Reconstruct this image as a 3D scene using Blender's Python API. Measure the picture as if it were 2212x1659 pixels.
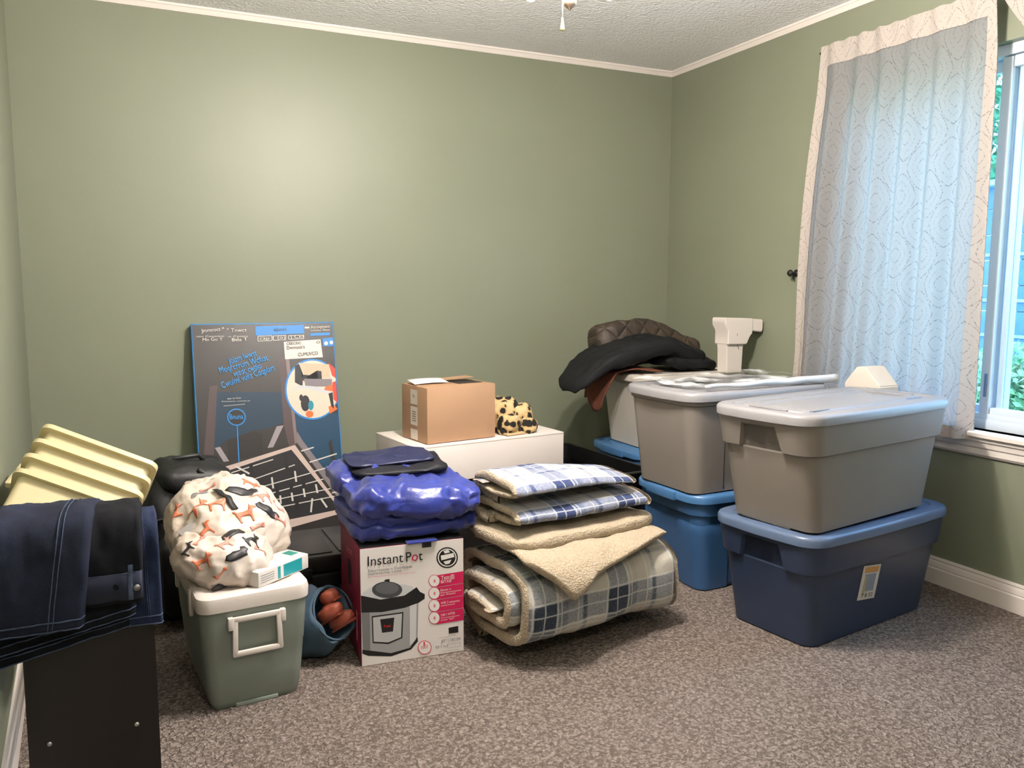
import bpy, bmesh, math, random
from mathutils import Vector, Matrix, noise
for o in list(bpy.data.objects): bpy.data.objects.remove(o, do_unlink=True)
S = bpy.context.scene
COL = S.collection
PI = math.pi
# ---------------------------------------------------------------- camera
ROOM_W, ROOM_H, FRONT_Y = 3.346, 2.44, -4.75
def cam_setup():
    pan, tilt, roll = .4374, .1177, .0032
    f = Vector((math.sin(pan)*math.cos(tilt), math.cos(pan)*math.cos(tilt), -math.sin(tilt)))
    r = Vector((math.cos(pan), -math.sin(pan), 0)); u = r.cross(f)
    r2 = r*math.cos(roll)+u*math.sin(roll); u2 = u*math.cos(roll)-r*math.sin(roll)
    cd = bpy.data.cameras.new('camera'); cd.sensor_width = 36; cd.lens = 1774.83/2212*36; cd.clip_start = .05
    c = bpy.data.objects.new('camera', cd); COL.objects.link(c)
    m = Matrix((r2, u2, -f)).transposed().to_4x4(); m.translation = (.4004, -4.1062, 1.1962)
    c.matrix_world = m; S.camera = c
cam_setup()
# ---------------------------------------------------------------- daylight and exposure
S.view_settings.view_transform = 'Standard'; S.view_settings.look = 'None'
S.view_settings.exposure = 0.0; S.view_settings.gamma = 1.0; S.view_settings.use_curve_mapping = False
LAMP_W = 116.0
SKY = 9.0
w = bpy.data.worlds.new('sky'); S.world = w; w.use_nodes = True
nt = w.node_tree; nt.nodes.clear()
tc = nt.nodes.new('ShaderNodeTexCoord'); sp = nt.nodes.new('ShaderNodeSeparateXYZ'); nt.links.new(tc.outputs['Generated'], sp.inputs[0])
rp = nt.nodes.new('ShaderNodeValToRGB'); nt.links.new(sp.outputs['Z'], rp.inputs[0])
rp.color_ramp.elements[0].position = 0; rp.color_ramp.elements[0].color = (.46, .73, 1, 1)
rp.color_ramp.elements[1].position = .6; rp.color_ramp.elements[1].color = (.28, .56, 1, 1)
bg = nt.nodes.new('ShaderNodeBackground'); bg.inputs[1].default_value = SKY; nt.links.new(rp.outputs[0], bg.inputs[0])
wo = nt.nodes.new('ShaderNodeOutputWorld'); nt.links.new(bg.outputs[0], wo.inputs[0])
def portal():
    ld = bpy.data.lights.new('window_portal', 'AREA'); ld.shape = 'RECTANGLE'; ld.size = 1.42; ld.size_y = 1.44
    ld.cycles.is_portal = True
    o = bpy.data.objects.new('window_portal', ld); COL.objects.link(o)
    o.location = (ROOM_W+.13, -2.04, 1.375); o.rotation_euler = (0, PI/2, 0)
portal()
# ---------------------------------------------------------------- material helpers
def lin(c):
    def g(v):
        v /= 255.0
        return v/12.92 if v <= .04045 else ((v+.055)/1.055)**2.4
    return (g(c[0]), g(c[1]), g(c[2]), 1)
class NT:
    def __init__(s, name):
        s.m = bpy.data.materials.new(name); s.m.use_nodes = True; s.t = s.m.node_tree
        s.b = s.t.nodes['Principled BSDF']; s.out = s.t.nodes['Material Output']
    def n(s, t): return s.t.nodes.new(t)
    def put(s, sock, v):
        if v is None: return
        if isinstance(v, bpy.types.NodeSocket): s.t.links.new(v, sock)
        else: sock.default_value = v
    def math(s, op, a, b=None, c=None, clamp=False):
        n = s.n('ShaderNodeMath'); n.operation = op; n.use_clamp = clamp
        for i, v in enumerate((a, b, c)): s.put(n.inputs[i], v)
        return n.outputs[0]
    def mix(s, f, a, b, blend='MIX'):
        n = s.n('ShaderNodeMix'); n.data_type = 'RGBA'; n.blend_type = blend
        s.put(n.inputs[0], f); s.put(n.inputs[6], a); s.put(n.inputs[7], b)
        return n.outputs[2]
    def coord(s, kind='Object', scale=None):
        n = s.n('ShaderNodeTexCoord'); o = n.outputs[kind]
        if scale is not None:
            mp = s.n('ShaderNodeMapping'); mp.inputs['Scale'].default_value = scale; s.t.links.new(o, mp.inputs[0]); o = mp.outputs[0]
        return o
    def noise(s, vec, scale, detail=2, rough=.5):
        n = s.n('ShaderNodeTexNoise'); s.put(n.inputs['Vector'], vec); n.inputs['Scale'].default_value = scale
        n.inputs['Detail'].default_value = detail; n.inputs['Roughness'].default_value = rough
        return n.outputs[0]
    def voro(s, vec, scale, feat='F1'):
        n = s.n('ShaderNodeTexVoronoi'); n.feature = feat; s.put(n.inputs['Vector'], vec); n.inputs['Scale'].default_value = scale
        return n
    def ramp(s, f, stops):
        n = s.n('ShaderNodeValToRGB'); s.put(n.inputs[0], f); e = n.color_ramp.elements
        while len(e) < len(stops): e.new(.5)
        for i, (p, c) in enumerate(stops): e[i].position = p; e[i].color = c
        return n.outputs[0]
    def smooth(s, x, a, b):
        n = s.n('ShaderNodeMapRange'); n.interpolation_type = 'SMOOTHSTEP'; s.put(n.inputs[0], x)
        n.inputs[1].default_value = a; n.inputs[2].default_value = b
        return n.outputs[0]
    def bump(s, h, strength, dist=.002):
        n = s.n('ShaderNodeBump'); n.inputs['Strength'].default_value = strength; n.inputs['Distance'].default_value = dist
        s.put(n.inputs['Height'], h); s.t.links.new(n.outputs[0], s.b.inputs['Normal'])
        return n.outputs[0]
    def xyz(s, vec):
        n = s.n('ShaderNodeSeparateXYZ'); s.put(n.inputs[0], vec); return n.outputs
MATS = {}
def mat(name, rgb, rough=.6, spec=.5, metal=0, bump=None, var=None, sheen=0, coat=0):
    if name in MATS: return MATS[name]
    k = NT(name); c = lin(rgb); b = k.b
    b.inputs['Roughness'].default_value = rough; b.inputs['Specular IOR Level'].default_value = spec; b.inputs['Metallic'].default_value = metal
    if sheen: b.inputs['Sheen Weight'].default_value = sheen
    if coat: b.inputs['Coat Weight'].default_value = coat; b.inputs['Coat Roughness'].default_value = .15
    co = k.coord('Object')
    if var:
        nz = k.noise(co, var[0], 4, .6)
        d = tuple(x*(1-var[1]) for x in c[:3])+(1,); l = tuple(min(1, x*(1+var[1])) for x in c[:3])+(1,)
        k.put(b.inputs['Base Color'], k.ramp(nz, [(.3, d), (.7, l)]))
    else: b.inputs['Base Color'].default_value = c
    if bump: k.bump(k.noise(co, bump[0], 3, .6), bump[1], bump[2] if len(bump) > 2 else .002)
    MATS[name] = k.m
    return k.m
# ---------------------------------------------------------------- object helpers
def tag(o, label=None, cat=None, group=None, kind=None):
    if label: o['label'] = label
    if cat: o['category'] = cat
    if group: o['group'] = group
    if kind: o['kind'] = kind
    return o
def thing(name, label, cat, loc=(0, 0, 0), rz=0, group=None, rot=None):
    o = bpy.data.objects.new(name, None); COL.objects.link(o); o.empty_display_size = .05
    o.location = loc; o.rotation_euler = rot or (0, 0, rz)
    return tag(o, label, cat, group)
def mobj(name, V, F, m, parent=None, smooth=True, uv=None, loc=None, rot=None, auto=None):
    me = bpy.data.meshes.new(name); me.from_pydata([tuple(v) for v in V], [], F)
    if smooth: me.polygons.foreach_set('use_smooth', [True]*len(me.polygons))
    if m is not None: me.materials.append(m)
    if uv is not None:
        ul = me.uv_layers.new(name='UVMap')
        for l in me.loops: ul.data[l.index].uv = uv[l.vertex_index]
    me.update()
    if auto is not None and smooth:
        try: me.set_sharp_from_angle(angle=math.radians(auto))
        except Exception: pass
    o = bpy.data.objects.new(name, me); COL.objects.link(o)
    if parent: o.parent = parent
    if loc: o.location = loc
    if rot: o.rotation_euler = rot
    return o
def fixn(o):
    bm = bmesh.new(); bm.from_mesh(o.data); bmesh.ops.recalc_face_normals(bm, faces=bm.faces[:]); bm.to_mesh(o.data); bm.free(); return o
def box(name, c, s, m, parent=None, bev=.0, seg=2, loc=None, rot=None):
    bm = bmesh.new(); bmesh.ops.create_cube(bm, size=1)
    for v in bm.verts: v.co = Vector((c[0]+v.co.x*s[0], c[1]+v.co.y*s[1], c[2]+v.co.z*s[2]))
    if bev: bmesh.ops.bevel(bm, geom=bm.edges[:], offset=bev, segments=seg, affect='EDGES', profile=.6)
    me = bpy.data.meshes.new(name); bm.to_mesh(me); bm.free(); me.materials.append(m)
    if bev:
        me.polygons.foreach_set('use_smooth', [True]*len(me.polygons)); me.set_sharp_from_angle(angle=math.radians(35))
    o = bpy.data.objects.new(name, me); COL.objects.link(o)
    if parent: o.parent = parent
    if loc: o.location = loc
    if rot: o.rotation_euler = rot
    return o
def loft(rings, cap0=True, cap1=True, closed=True):
    n = len(rings[0]); V = [p for r in rings for p in r]; F = []
    for i in range(len(rings)-1):
        for j in range(n if closed else n-1):
            k = (j+1) % n; F.append((i*n+j, i*n+k, (i+1)*n+k, (i+1)*n+j))
    if cap0: F.append(tuple(range(n-1, -1, -1)))
    if cap1: F.append(tuple((len(rings)-1)*n+j for j in range(n)))
    return V, F
def lathe(prof, n=24, c=(0, 0, 0), caps=(False, False)):
    return loft([[(c[0]+r*math.cos(2*PI*j/n), c[1]+r*math.sin(2*PI*j/n), c[2]+z) for j in range(n)] for r, z in prof], *caps)
def tube(pts, r, n=8, caps=True):
    pts = [Vector(p) for p in pts]; rings = []; up = Vector((0, 0, 1))
    for i, p in enumerate(pts):
        d = (pts[min(i+1, len(pts)-1)]-pts[max(i-1, 0)]).normalized()
        a = d.cross(up) if abs(d.z) < .95 else d.cross(Vector((0, 1, 0)))
        a.normalize(); b = d.cross(a); rr = r[i] if isinstance(r, (list, tuple)) else r
        rings.append([p+a*rr*math.cos(2*PI*j/n)+b*rr*math.sin(2*PI*j/n) for j in range(n)])
    return loft(rings, caps, caps)
def ptube(name, pts, r, m, parent=None, n=8):
    V, F = tube(pts, r, n); return fixn(mobj(name, V, F, m, parent))
def spow(x, e): return math.copysign(abs(x)**e, x)
def puff_fn(sx, sy, sz, e1=.6, e2=.5, amp=.01, freq=8, seed=0, warp=None, wr=None):
    def f(u, v):
        cu, su = math.cos(u), math.sin(u); cv, sv = math.cos(v), math.sin(v)
        p = Vector((sx*spow(cv, e1)*spow(cu, e2), sy*spow(cv, e1)*spow(su, e2), sz*spow(sv, e1)))
        nrm = Vector((p.x/sx**2, p.y/sy**2, p.z/sz**2)).normalized()
        q = p*freq+Vector((seed*7.3, seed*3.1, seed))
        d = amp*(noise.noise(q)+.5*noise.noise(q*2.3)+.25*noise.noise(q*4.7))
        if wr: d += wr(p)
        p = p+nrm*d
        return warp(p) if warp else p
    return f
def puff(name, f, m, parent=None, nu=48, nv=28, loc=None, rot=None, zmin=None, uvs=1.0):
    V = []; U = []
    for i in range(nv+1):
        v = -PI/2+PI*(i+.001 if i == 0 else i-.001 if i == nv else i)/nv
        for j in range(nu):
            p = f(2*PI*j/nu, v)
            if zmin is not None and p.z < zmin: p.z = zmin
            V.append(p); U.append((j/nu*uvs, i/nv*uvs))
    F = []
    for i in range(nv):
        for j in range(nu):
            k = (j+1) % nu; F.append((i*nu+j, i*nu+k, (i+1)*nu+k, (i+1)*nu+j))
    F.append(tuple(range(nu-1, -1, -1))); F.append(tuple(nv*nu+j for j in range(nu)))
    return fixn(mobj(name, V, F, m, parent, uv=U, loc=loc, rot=rot))
def poly(name, P, m, parent, z=0.0, mat4=None):
    bm = bmesh.new(); vs = [bm.verts.new((x, y, z)) for x, y in P]
    f = bm.faces.new(vs); bm.normal_update()
    if f.normal.z < 0: f.normal_flip()
    bmesh.ops.triangulate(bm, faces=bm.faces[:])
    me = bpy.data.meshes.new(name); bm.to_mesh(me); bm.free(); me.materials.append(m)
    o = bpy.data.objects.new(name, me); COL.objects.link(o); o.parent = parent
    if mat4 is not None: o.matrix_local = mat4
    return o
def text(name, s, a, b, h, m, parent, z=0.0, mat4=None):
    cu = bpy.data.curves.new(name, 'FONT'); cu.body = s; cu.size = 1; cu.resolution_u = 3
    to = bpy.data.objects.new(name, cu); COL.objects.link(to)
    bpy.context.view_layer.update()
    me = bpy.data.meshes.new_from_object(to.evaluated_get(bpy.context.evaluated_depsgraph_get()))
    bpy.data.objects.remove(to, do_unlink=True)
    xs = [v.co.x for v in me.vertices] or [0, 1]; x0, x1 = min(xs), max(xs)
    dx, dy = b[0]-a[0], b[1]-a[1]; L = math.hypot(dx, dy); ca, sa = dx/L, dy/L
    kx = L/max(x1-x0, 1e-4); ky = h/.7
    for v in me.vertices:
        x, y = (v.co.x-x0)*kx, v.co.y*ky
        v.co = Vector((a[0]+ca*x-sa*y, a[1]+sa*x+ca*y, z))
    me.materials.clear(); me.materials.append(m); me.name = name
    o = bpy.data.objects.new(name, me); COL.objects.link(o); o.parent = parent
    if mat4 is not None: o.matrix_local = mat4
    return o
# ---------------------------------------------------------------- materials of the room
def m_wall():
    k = NT('sage_paint'); co = k.coord('Object')
    k.put(k.b.inputs['Base Color'], k.ramp(k.noise(co, 1.3, 3), [(.3, lin((125, 129, 109))), (.7, lin((130, 134, 114)))]))
    k.b.inputs['Roughness'].default_value = .45; k.b.inputs['Specular IOR Level'].default_value = .5
    k.bump(k.noise(co, 140, 3, .6), .12, .002)
    return k.m
def m_ceiling():
    k = NT('stippled_ceiling'); co = k.coord('Object')
    k.b.inputs['Base Color'].default_value = lin((246, 243, 243)); k.b.inputs['Roughness'].default_value = .9
    h = k.math('ADD', k.noise(co, 55, 4, .65), k.math('MULTIPLY', k.voro(co, 70).outputs['Distance'], -.6))
    k.bump(h, .6, .012)
    return k.m
def m_carpet():
    k = NT('loop_carpet'); co = k.coord('Object')
    nz = k.n('ShaderNodeTexNoise'); k.put(nz.inputs['Vector'], co); nz.inputs['Scale'].default_value = 60; nz.inputs['Detail'].default_value = 1
    wv = k.mix(.035, co, nz.outputs['Color'], 'ADD')
    v = k.voro(wv, 78); d = k.math('MULTIPLY', v.outputs['Distance'], 1.0)
    n2 = k.noise(co, 85, 3, .7)
    h = k.math('SUBTRACT', k.math('MULTIPLY', n2, 1.5), d)
    c = k.ramp(h, [(.0, lin((80, 71, 66))), (.30, lin((128, 117, 111))), (.65, lin((172, 161, 153)))])
    n3 = k.noise(co, 2.2, 2)
    k.put(k.b.inputs['Base Color'], k.mix(.35, c, k.ramp(n3, [(.3, lin((128, 114, 104))), (.7, lin((146, 132, 122)))])))
    k.b.inputs['Roughness'].default_value = .95; k.b.inputs['Specular IOR Level'].default_value = .1
    k.bump(h, .9, .012)
    return k.m
M_WALL = m_wall(); M_CEIL = m_ceiling(); M_CARPET = m_carpet()
M_TRIM = mat('white_trim', (228, 218, 210), .45, .4)
M_VINYL = mat('white_vinyl', (206, 216, 226), .35, .5)
# ---------------------------------------------------------------- room shell
W, H = ROOM_W, ROOM_H
LS = .046                                   # the left wall runs a little off square
def lx(y): return -LS*y
def struct(o): o['kind'] = 'structure'; return o
def quadprism(name, P, z0, z1, m):
    n = len(P); V = [(x, y, z0) for x, y in P]+[(x, y, z1) for x, y in P]
    F = [tuple(range(n-1, -1, -1)), tuple(range(n, 2*n))]+[(i, (i+1) % n, n+(i+1) % n, n+i) for i in range(n)]
    return fixn(struct(mobj(name, V, F, m, smooth=False)))
FY = FRONT_Y
quadprism('floor', [(-.15, .15), (W+.15, .15), (W+.15, FY-.15), (-.15, FY-.15)], -.1, 0, M_CARPET)
quadprism('ceiling', [(-.15, .15), (W+.15, .15), (W+.15, FY-.15), (-.15, FY-.15)], H, H+.1, M_CEIL)
quadprism('wall_back', [(-.12, 0), (W+.12, 0), (W+.12, .12), (-.12, .12)], 0, H, M_WALL)
quadprism('wall_front', [(-.12, FY), (W+.12, FY), (W+.12, FY-.12), (-.12, FY-.12)], 0, H, M_WALL)
quadprism('wall_left', [(0, 0), (lx(FY), FY), (lx(FY)-.12, FY), (-.12, 0)], 0, H, M_WALL)
# right wall with the window opening
WY0, WY1, WZ0, WZ1 = -2.74, -1.345, .655, 2.09
def wall_right():
    bm = bmesh.new()
    def bx(y0, y1, z0, z1):
        r = bmesh.ops.create_cube(bm, size=1)['verts']
        for v in r: v.co = Vector((W+.07+v.co.x*.14, (y0+y1)/2+v.co.y*(y1-y0), (z0+z1)/2+v.co.z*(z1-z0)))
    bx(FY, WY0, 0, H); bx(WY1, 0, 0, H); bx(WY0, WY1, 0, WZ0); bx(WY0, WY1, WZ1, H)
    me = bpy.data.meshes.new('wall_right'); bm.to_mesh(me); bm.free(); me.materials.append(M_WALL)
    o = bpy.data.objects.new('wall_right', me); COL.objects.link(o); struct(o)
wall_right()
# cornice and baseboards (profile swept along a wall)
def sweep(name, prof, a, b, nrm, m):
    a = Vector(a); b = Vector(b); n = Vector(nrm)
    R = [[e+n*d+Vector((0, 0, z)) for d, z in prof] for e in (a, b)]
    V, F = loft(R); return fixn(struct(mobj(name, V, F, m, smooth=False)))
CROWN = [(0, 0), (.022, 0), (.022, -.008), (.017, -.012), (.010, -.024), (.006, -.03), (0, -.03)]
BASE = [(0, 0), (.016, 0), (.016, .062), (.012, .068), (.014, .071), (.011, .086), (.007, .096), (.009, .1), (.006, .109), (0, .109)]
sweep('trim_1', CROWN, (0, 0, H), (W, 0, H), (0, -1, 0), M_TRIM)
sweep('trim_2', CROWN, (W, 0, H), (W, FY, H), (-1, 0, 0), M_TRIM)
sweep('trim_3', CROWN, (0, 0, H), (lx(FY), FY, H), (1, LS, 0), M_TRIM)
sweep('baseboard_back', BASE, (0, 0, 0), (W, 0, 0), (0, -1, 0), M_TRIM)
sweep('baseboard_right', BASE, (W, 0, 0), (W, FY, 0), (-1, 0, 0), M_TRIM)
sweep('baseboard_left', BASE, (0, 0, 0), (lx(FY), FY, 0), (1, LS, 0), M_TRIM)
# stepped white window stool and apron
STOOL = [(-.05, .655), (.045, .655), (.05, .65), (.05, .636), (.036, .63), (.034, .618), (.026, .613), (.024, .594), (.018, .588), (.018, .566), (.010, .556), (-.0, .556), (0, .62), (-.05, .62)]
sweep('trim_4', STOOL, (W, -1.29, 0), (W, -2.8, 0), (-1, 0, 0), M_TRIM)
# ---------------------------------------------------------------- window
def m_glass():
    k = NT('window_glass'); t = k.t
    tr = k.n('ShaderNodeBsdfTransparent'); tr.inputs[0].default_value = (.93, .97, .98, 1)
    gl = k.n('ShaderNodeBsdfGlossy'); gl.inputs['Roughness'].default_value = .02
    mx = k.n('ShaderNodeMixShader'); mx.inputs[0].default_value = .05
    t.links.new(tr.outputs[0], mx.inputs[1]); t.links.new(gl.outputs[0], mx.inputs[2]); t.links.new(mx.outputs[0], k.out.inputs[0])
    return k.m
M_GLASS = m_glass()
def window():
    e = bpy.data.objects.new('window_1', None); COL.objects.link(e); e['kind'] = 'structure'; e.location = (W, -2.04, WZ0)
    X = lambda x: x; zc = (WZ1-WZ0)/2; hy = (WY1-WY0)/2; HH = WZ1-WZ0
    for y in (-hy+.02, hy-.02): box('window_frame', (.09, y, zc), (.1, .04, HH), M_VINYL, e, .003)
    for z in (.02, HH-.02): box('window_frame', (.09, 0, z), (.1, 2*hy-.08, .04), M_VINYL, e, .003)
    box('frame_stop', (.05, 0, .05), (.012, 2*hy-.08, .02), M_VINYL, e, .002)
    # near (right-hand) sash stands proud of the other one
    for nm, x, y0, y1 in (('sash', .062, -hy+.04, .035), ('sash', .105, -.035, hy-.04)):
        s = box(nm, (x, y0+.026, zc), (.034, .052, HH-.09), M_VINYL, e, .003)
        box('stile', (x, y1-.02, zc), (.034, .04, HH-.09), M_VINYL, s, .003)
        for z in (.045+.02, HH-.045-.02): box('rail', (x, (y0+y1)/2, z), (.034, y1-y0-.09, .04), M_VINYL, s, .003)
        box('glass_pane', (x+.004, (y0+y1)/2, zc), (.006, y1-y0-.06, HH-.14), M_GLASS, s)
    box('sash_lock', (.042, .012, .17), (.008, .008, .09), mat('lock_grey', (95, 120, 150), .5), e, .002)
    # the interlock strip seen beside the stile
    box('interlock', (.075, -.028, zc), (.012, .018, HH-.1), M_VINYL, e, .002)
window()
# ---------------------------------------------------------------- the garden outside
def outside():
    G = mat('lawn_green', (120, 175, 120), .95, .1, var=(3, .25))
    o = quadprism('ground', [(W+.3, -14), (40, -14), (40, 30), (W+.3, 30)], -.95, -.85, G)
    o.name = 'lawn'; o['label'] = 'green lawn outside the window'; 
    SID = mat('slate_siding', (96, 124, 156), .8, .2, var=(5, .12)); SIDW = mat('pale_batten', (160, 195, 220), .7, .2)
    t = thing('shed', 'slate blue boarded shed behind the bush outside the window', 'shed', (13.5, 4.4, -.85), -.12)
    for k in range(9): box('board', (0, 0, .2+k*.42), (.10, 9, .41), SID, t, .01)
    for z in (1.27, 1.85, 2.6): box('batten', (-.07, 0, z), (.03, 9, .05), SIDW, t)
    box('fascia', (-.12, 0, 3.76), (.35, 9.3, .09), SIDW, t)
    box('sunlight_bar', (-.14, -1.0, 1.9), (.05, 2.6, .07), SIDW, t, rot=None)  # slanted pale bar stands in for sloping sunlight on the boards
    t.children[-1].rotation_euler = (.5, 0, 0); t.children[-1].location = (0, .3, -.55)
    def leafcloud(name, label, cat, c, s, n, m, seed, sz, trunk=None):
        rnd = random.Random(seed); t = thing(name, label, cat, (c[0], c[1], -.85))
        V = []; F = []
        for i in range(n):
            while True:
                p = Vector((rnd.uniform(-1, 1), rnd.uniform(-1, 1), rnd.uniform(-1, 1)))
                if .35 < p.length < 1: break
            p = Vector((p.x*s[0], p.y*s[1], c[2]+.85+p.z*s[2]))
            a = Vector((rnd.gauss(0, 1), rnd.gauss(0, 1), rnd.gauss(0, 1))).normalized(); b = a.orthogonal().normalized(); l = sz*rnd.uniform(.6, 1.3)
            i0 = len(V); V += [p-a*l, p+b*l*.5, p+a*l, p-b*l*.5]; F.append((i0, i0+1, i0+2, i0+3))
        mobj('foliage', V, F, m, t, smooth=False)['kind'] = 'stuff'
        if trunk:
            ptube('trunk', [(0, 0, 0), (.05, .05, trunk*.5), (0, 0, trunk)], [.22, .16, .08], mat('bark', (85, 75, 65), .9), t)
        else:
            for a in range(5): ptube('stem', [(0, 0, 0), (.25*math.cos(a*1.3), .25*math.sin(a*1.3), .9)], [.02, .012], mat('bark', (85, 75, 65), .9), t, 6)
    lg = NT('leaf_light'); lg.b.inputs['Base Color'].default_value = lin((130, 195, 110)); lg.b.inputs['Roughness'].default_value = .6
    lg.put(lg.b.inputs['Base Color'], lg.ramp(lg.noise(lg.coord('Object'), 6, 2), [(.35, lin((92, 140, 92))), (.65, lin((158, 188, 132)))]))
    ld = NT('leaf_deep'); ld.put(ld.b.inputs['Base Color'], ld.ramp(ld.noise(ld.coord('Object'), 2, 2), [(.35, lin((60, 135, 100))), (.65, lin((130, 200, 150)))]))
    leafcloud('garden_bush', 'bushy green shrub on the lawn seen through the right pane', 'shrub', (9.3, 1.2, -.02), (1.0, 1.5, .68), 5200, lg.m, 3, .075)
    leafcloud('garden_bush', 'smaller green shrub beside the curtain edge outside', 'shrub', (9.6, 3.85, -.1), (.8, 1.0, .62), 3200, lg.m, 5, .07)
    leafcloud('garden_tree', 'tall leafy tree rising behind the blue shed', 'tree', (19.5, 8.3, 6.0), (3.6, 4.2, 3.3), 7000, ld.m, 8, .2, 7)
    leafcloud('garden_tree', 'broad leafy tree at the right behind the blue shed', 'tree', (19, .2, 5.2), (3.2, 3.6, 3.0), 6000, ld.m, 9, .2, 6)
outside()
# ---------------------------------------------------------------- ceiling fan with its lit lamp kit
def ceiling_light():
    t = thing('ceiling_light', 'lit ceiling lamp with frosted shades, finial and pull chain', 'ceiling light', (1.51, -2.09, 1.93))
    NK = mat('brushed_nickel', (190, 165, 150), .35, .5, .85); WB = mat('fan_white', (225, 220, 215), .5)
    V, F = lathe([(.001, .51), (.07, .51), (.075, .485), (.05, .45), (.014, .44), (.014, .32)], 24); mobj('canopy', V, F, NK, t)
    V, F = lathe([(.014, .33), (.03, .3), (.032, .22), (.05, .2), (.05, .16)], 28); mobj('stem_collar', V, F, NK, t)
    V, F = lathe([(.045, .165), (.055, .15), (.055, .085), (.042, .05), (.026, .034), (.012, .03)], 24); mobj('light_fitter', V, F, NK, t)
    V, F = lathe([(.01, .034), (.016, .028), (.0185, .02), (.015, .012), (.006, .005), (.002, 0), (.0005, -.001)], 16); mobj('finial', V, F, NK, t)
    sh = NT('frosted_shade')
    tr = sh.n('ShaderNodeBsdfTranslucent'); tr.inputs[0].default_value = (.95, .9, .85, 1)
    df = sh.n('ShaderNodeBsdfDiffuse'); df.inputs[0].default_value = (.9, .87, .84, 1); mx = sh.n('ShaderNodeMixShader'); mx.inputs[0].default_value = .2
    tp = sh.n('ShaderNodeBsdfTransparent'); m3 = sh.n('ShaderNodeMixShader'); m3.inputs[0].default_value = .45
    sh.t.links.new(tr.outputs[0], mx.inputs[1]); sh.t.links.new(df.outputs[0], mx.inputs[2]); sh.t.links.new(mx.outputs[0], m3.inputs[1]); sh.t.links.new(tp.outputs[0], m3.inputs[2]); sh.t.links.new(m3.outputs[0], sh.out.inputs[0])
    for k, az in enumerate((1, 121, 241)):
        a = math.radians(az); d = Vector((math.cos(a), math.sin(a), 0))
        ax = (d*.93+Vector((0, 0, -.36))).normalized(); b = Vector((0, 0, 1)).cross(ax).normalized(); c = ax.cross(b)
        org = d*.05+Vector((0, 0, .166))
        prof = [(.018, 0), (.022, .02), (.03, .03), (.05, .05), (.06, .075), (.066, .1), (.074, .118), (.078, .122)]
        V, F = loft([[org+ax*h+(b*math.cos(2*PI*j/24)+c*math.sin(2*PI*j/24))*r for j in range(24)] for r, h in prof], False, False)
        s = mobj('lamp_shade', V, F, sh.m, t)
        V, F = loft([[org+ax*h+(b*math.cos(2*PI*j/12)+c*math.sin(2*PI*j/12))*r for j in range(12)] for r, h in [(.014, -.01), (.019, 0), (.019, .022), (.014, .026)]])
        fixn(mobj('lamp_socket', V, F, NK, s))
        ld = bpy.data.lights.new('bulb', 'POINT'); ld.energy = LAMP_W; ld.color = (1, .925, .85); ld.shadow_soft_size = .04
        lo = bpy.data.objects.new('bulb', ld); COL.objects.link(lo); lo.parent = t; lo.location = org+ax*.085
    P = Vector((-.024, -.004, 0))
    ch = ptube('pull_chain', [P+Vector((.0, .0, .06)), P+Vector((0, 0, -.025))], .0016, mat('chain_white', (235, 225, 215), .5), t, 6)
    V, F = lathe([(.002, -.022), (.003, -.03), (.005, -.045), (.006, -.052), (.004, -.056), (.001, -.057)], 12, P); mobj('pull_knob', V, F, mat('knob_yellow', (235, 220, 130), .5), ch)
ceiling_light()
def added_fill_light():  # unseen dome lamp, added to light the box and cooler fronts
    t = thing('fill_dome', 'unseen ceiling dome added behind the viewpoint to light the fronts', 'ceiling light', (.9, -4.4, ROOM_H))
    V, F = lathe([(.001, 0), (.15, 0), (.15, -.02), (.14, -.025)], 28); fixn(mobj('base_ring', V, F, mat('dome_ring', (210, 205, 200), .4), t))
    ld = bpy.data.lights.new('fill_bulb', 'POINT'); ld.energy = 42; ld.color = (1, .92, .84); ld.shadow_soft_size = .10
    lo = bpy.data.objects.new('fill_bulb', ld); COL.objects.link(lo); lo.parent = t; lo.location = (0, 0, -.17)
    k = NT('dome_glass'); tr = k.n('ShaderNodeBsdfTransparent'); tr.inputs[0].default_value = (.95, .93, .9, 1); k.t.links.new(tr.outputs[0], k.out.inputs[0])
    V, F = lathe([(.14, -.02), (.135, -.04), (.10, -.065), (.05, -.078), (.001, -.08)], 28); fixn(mobj('dome_glass', V, F, k.m, t))
added_fill_light()
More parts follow.
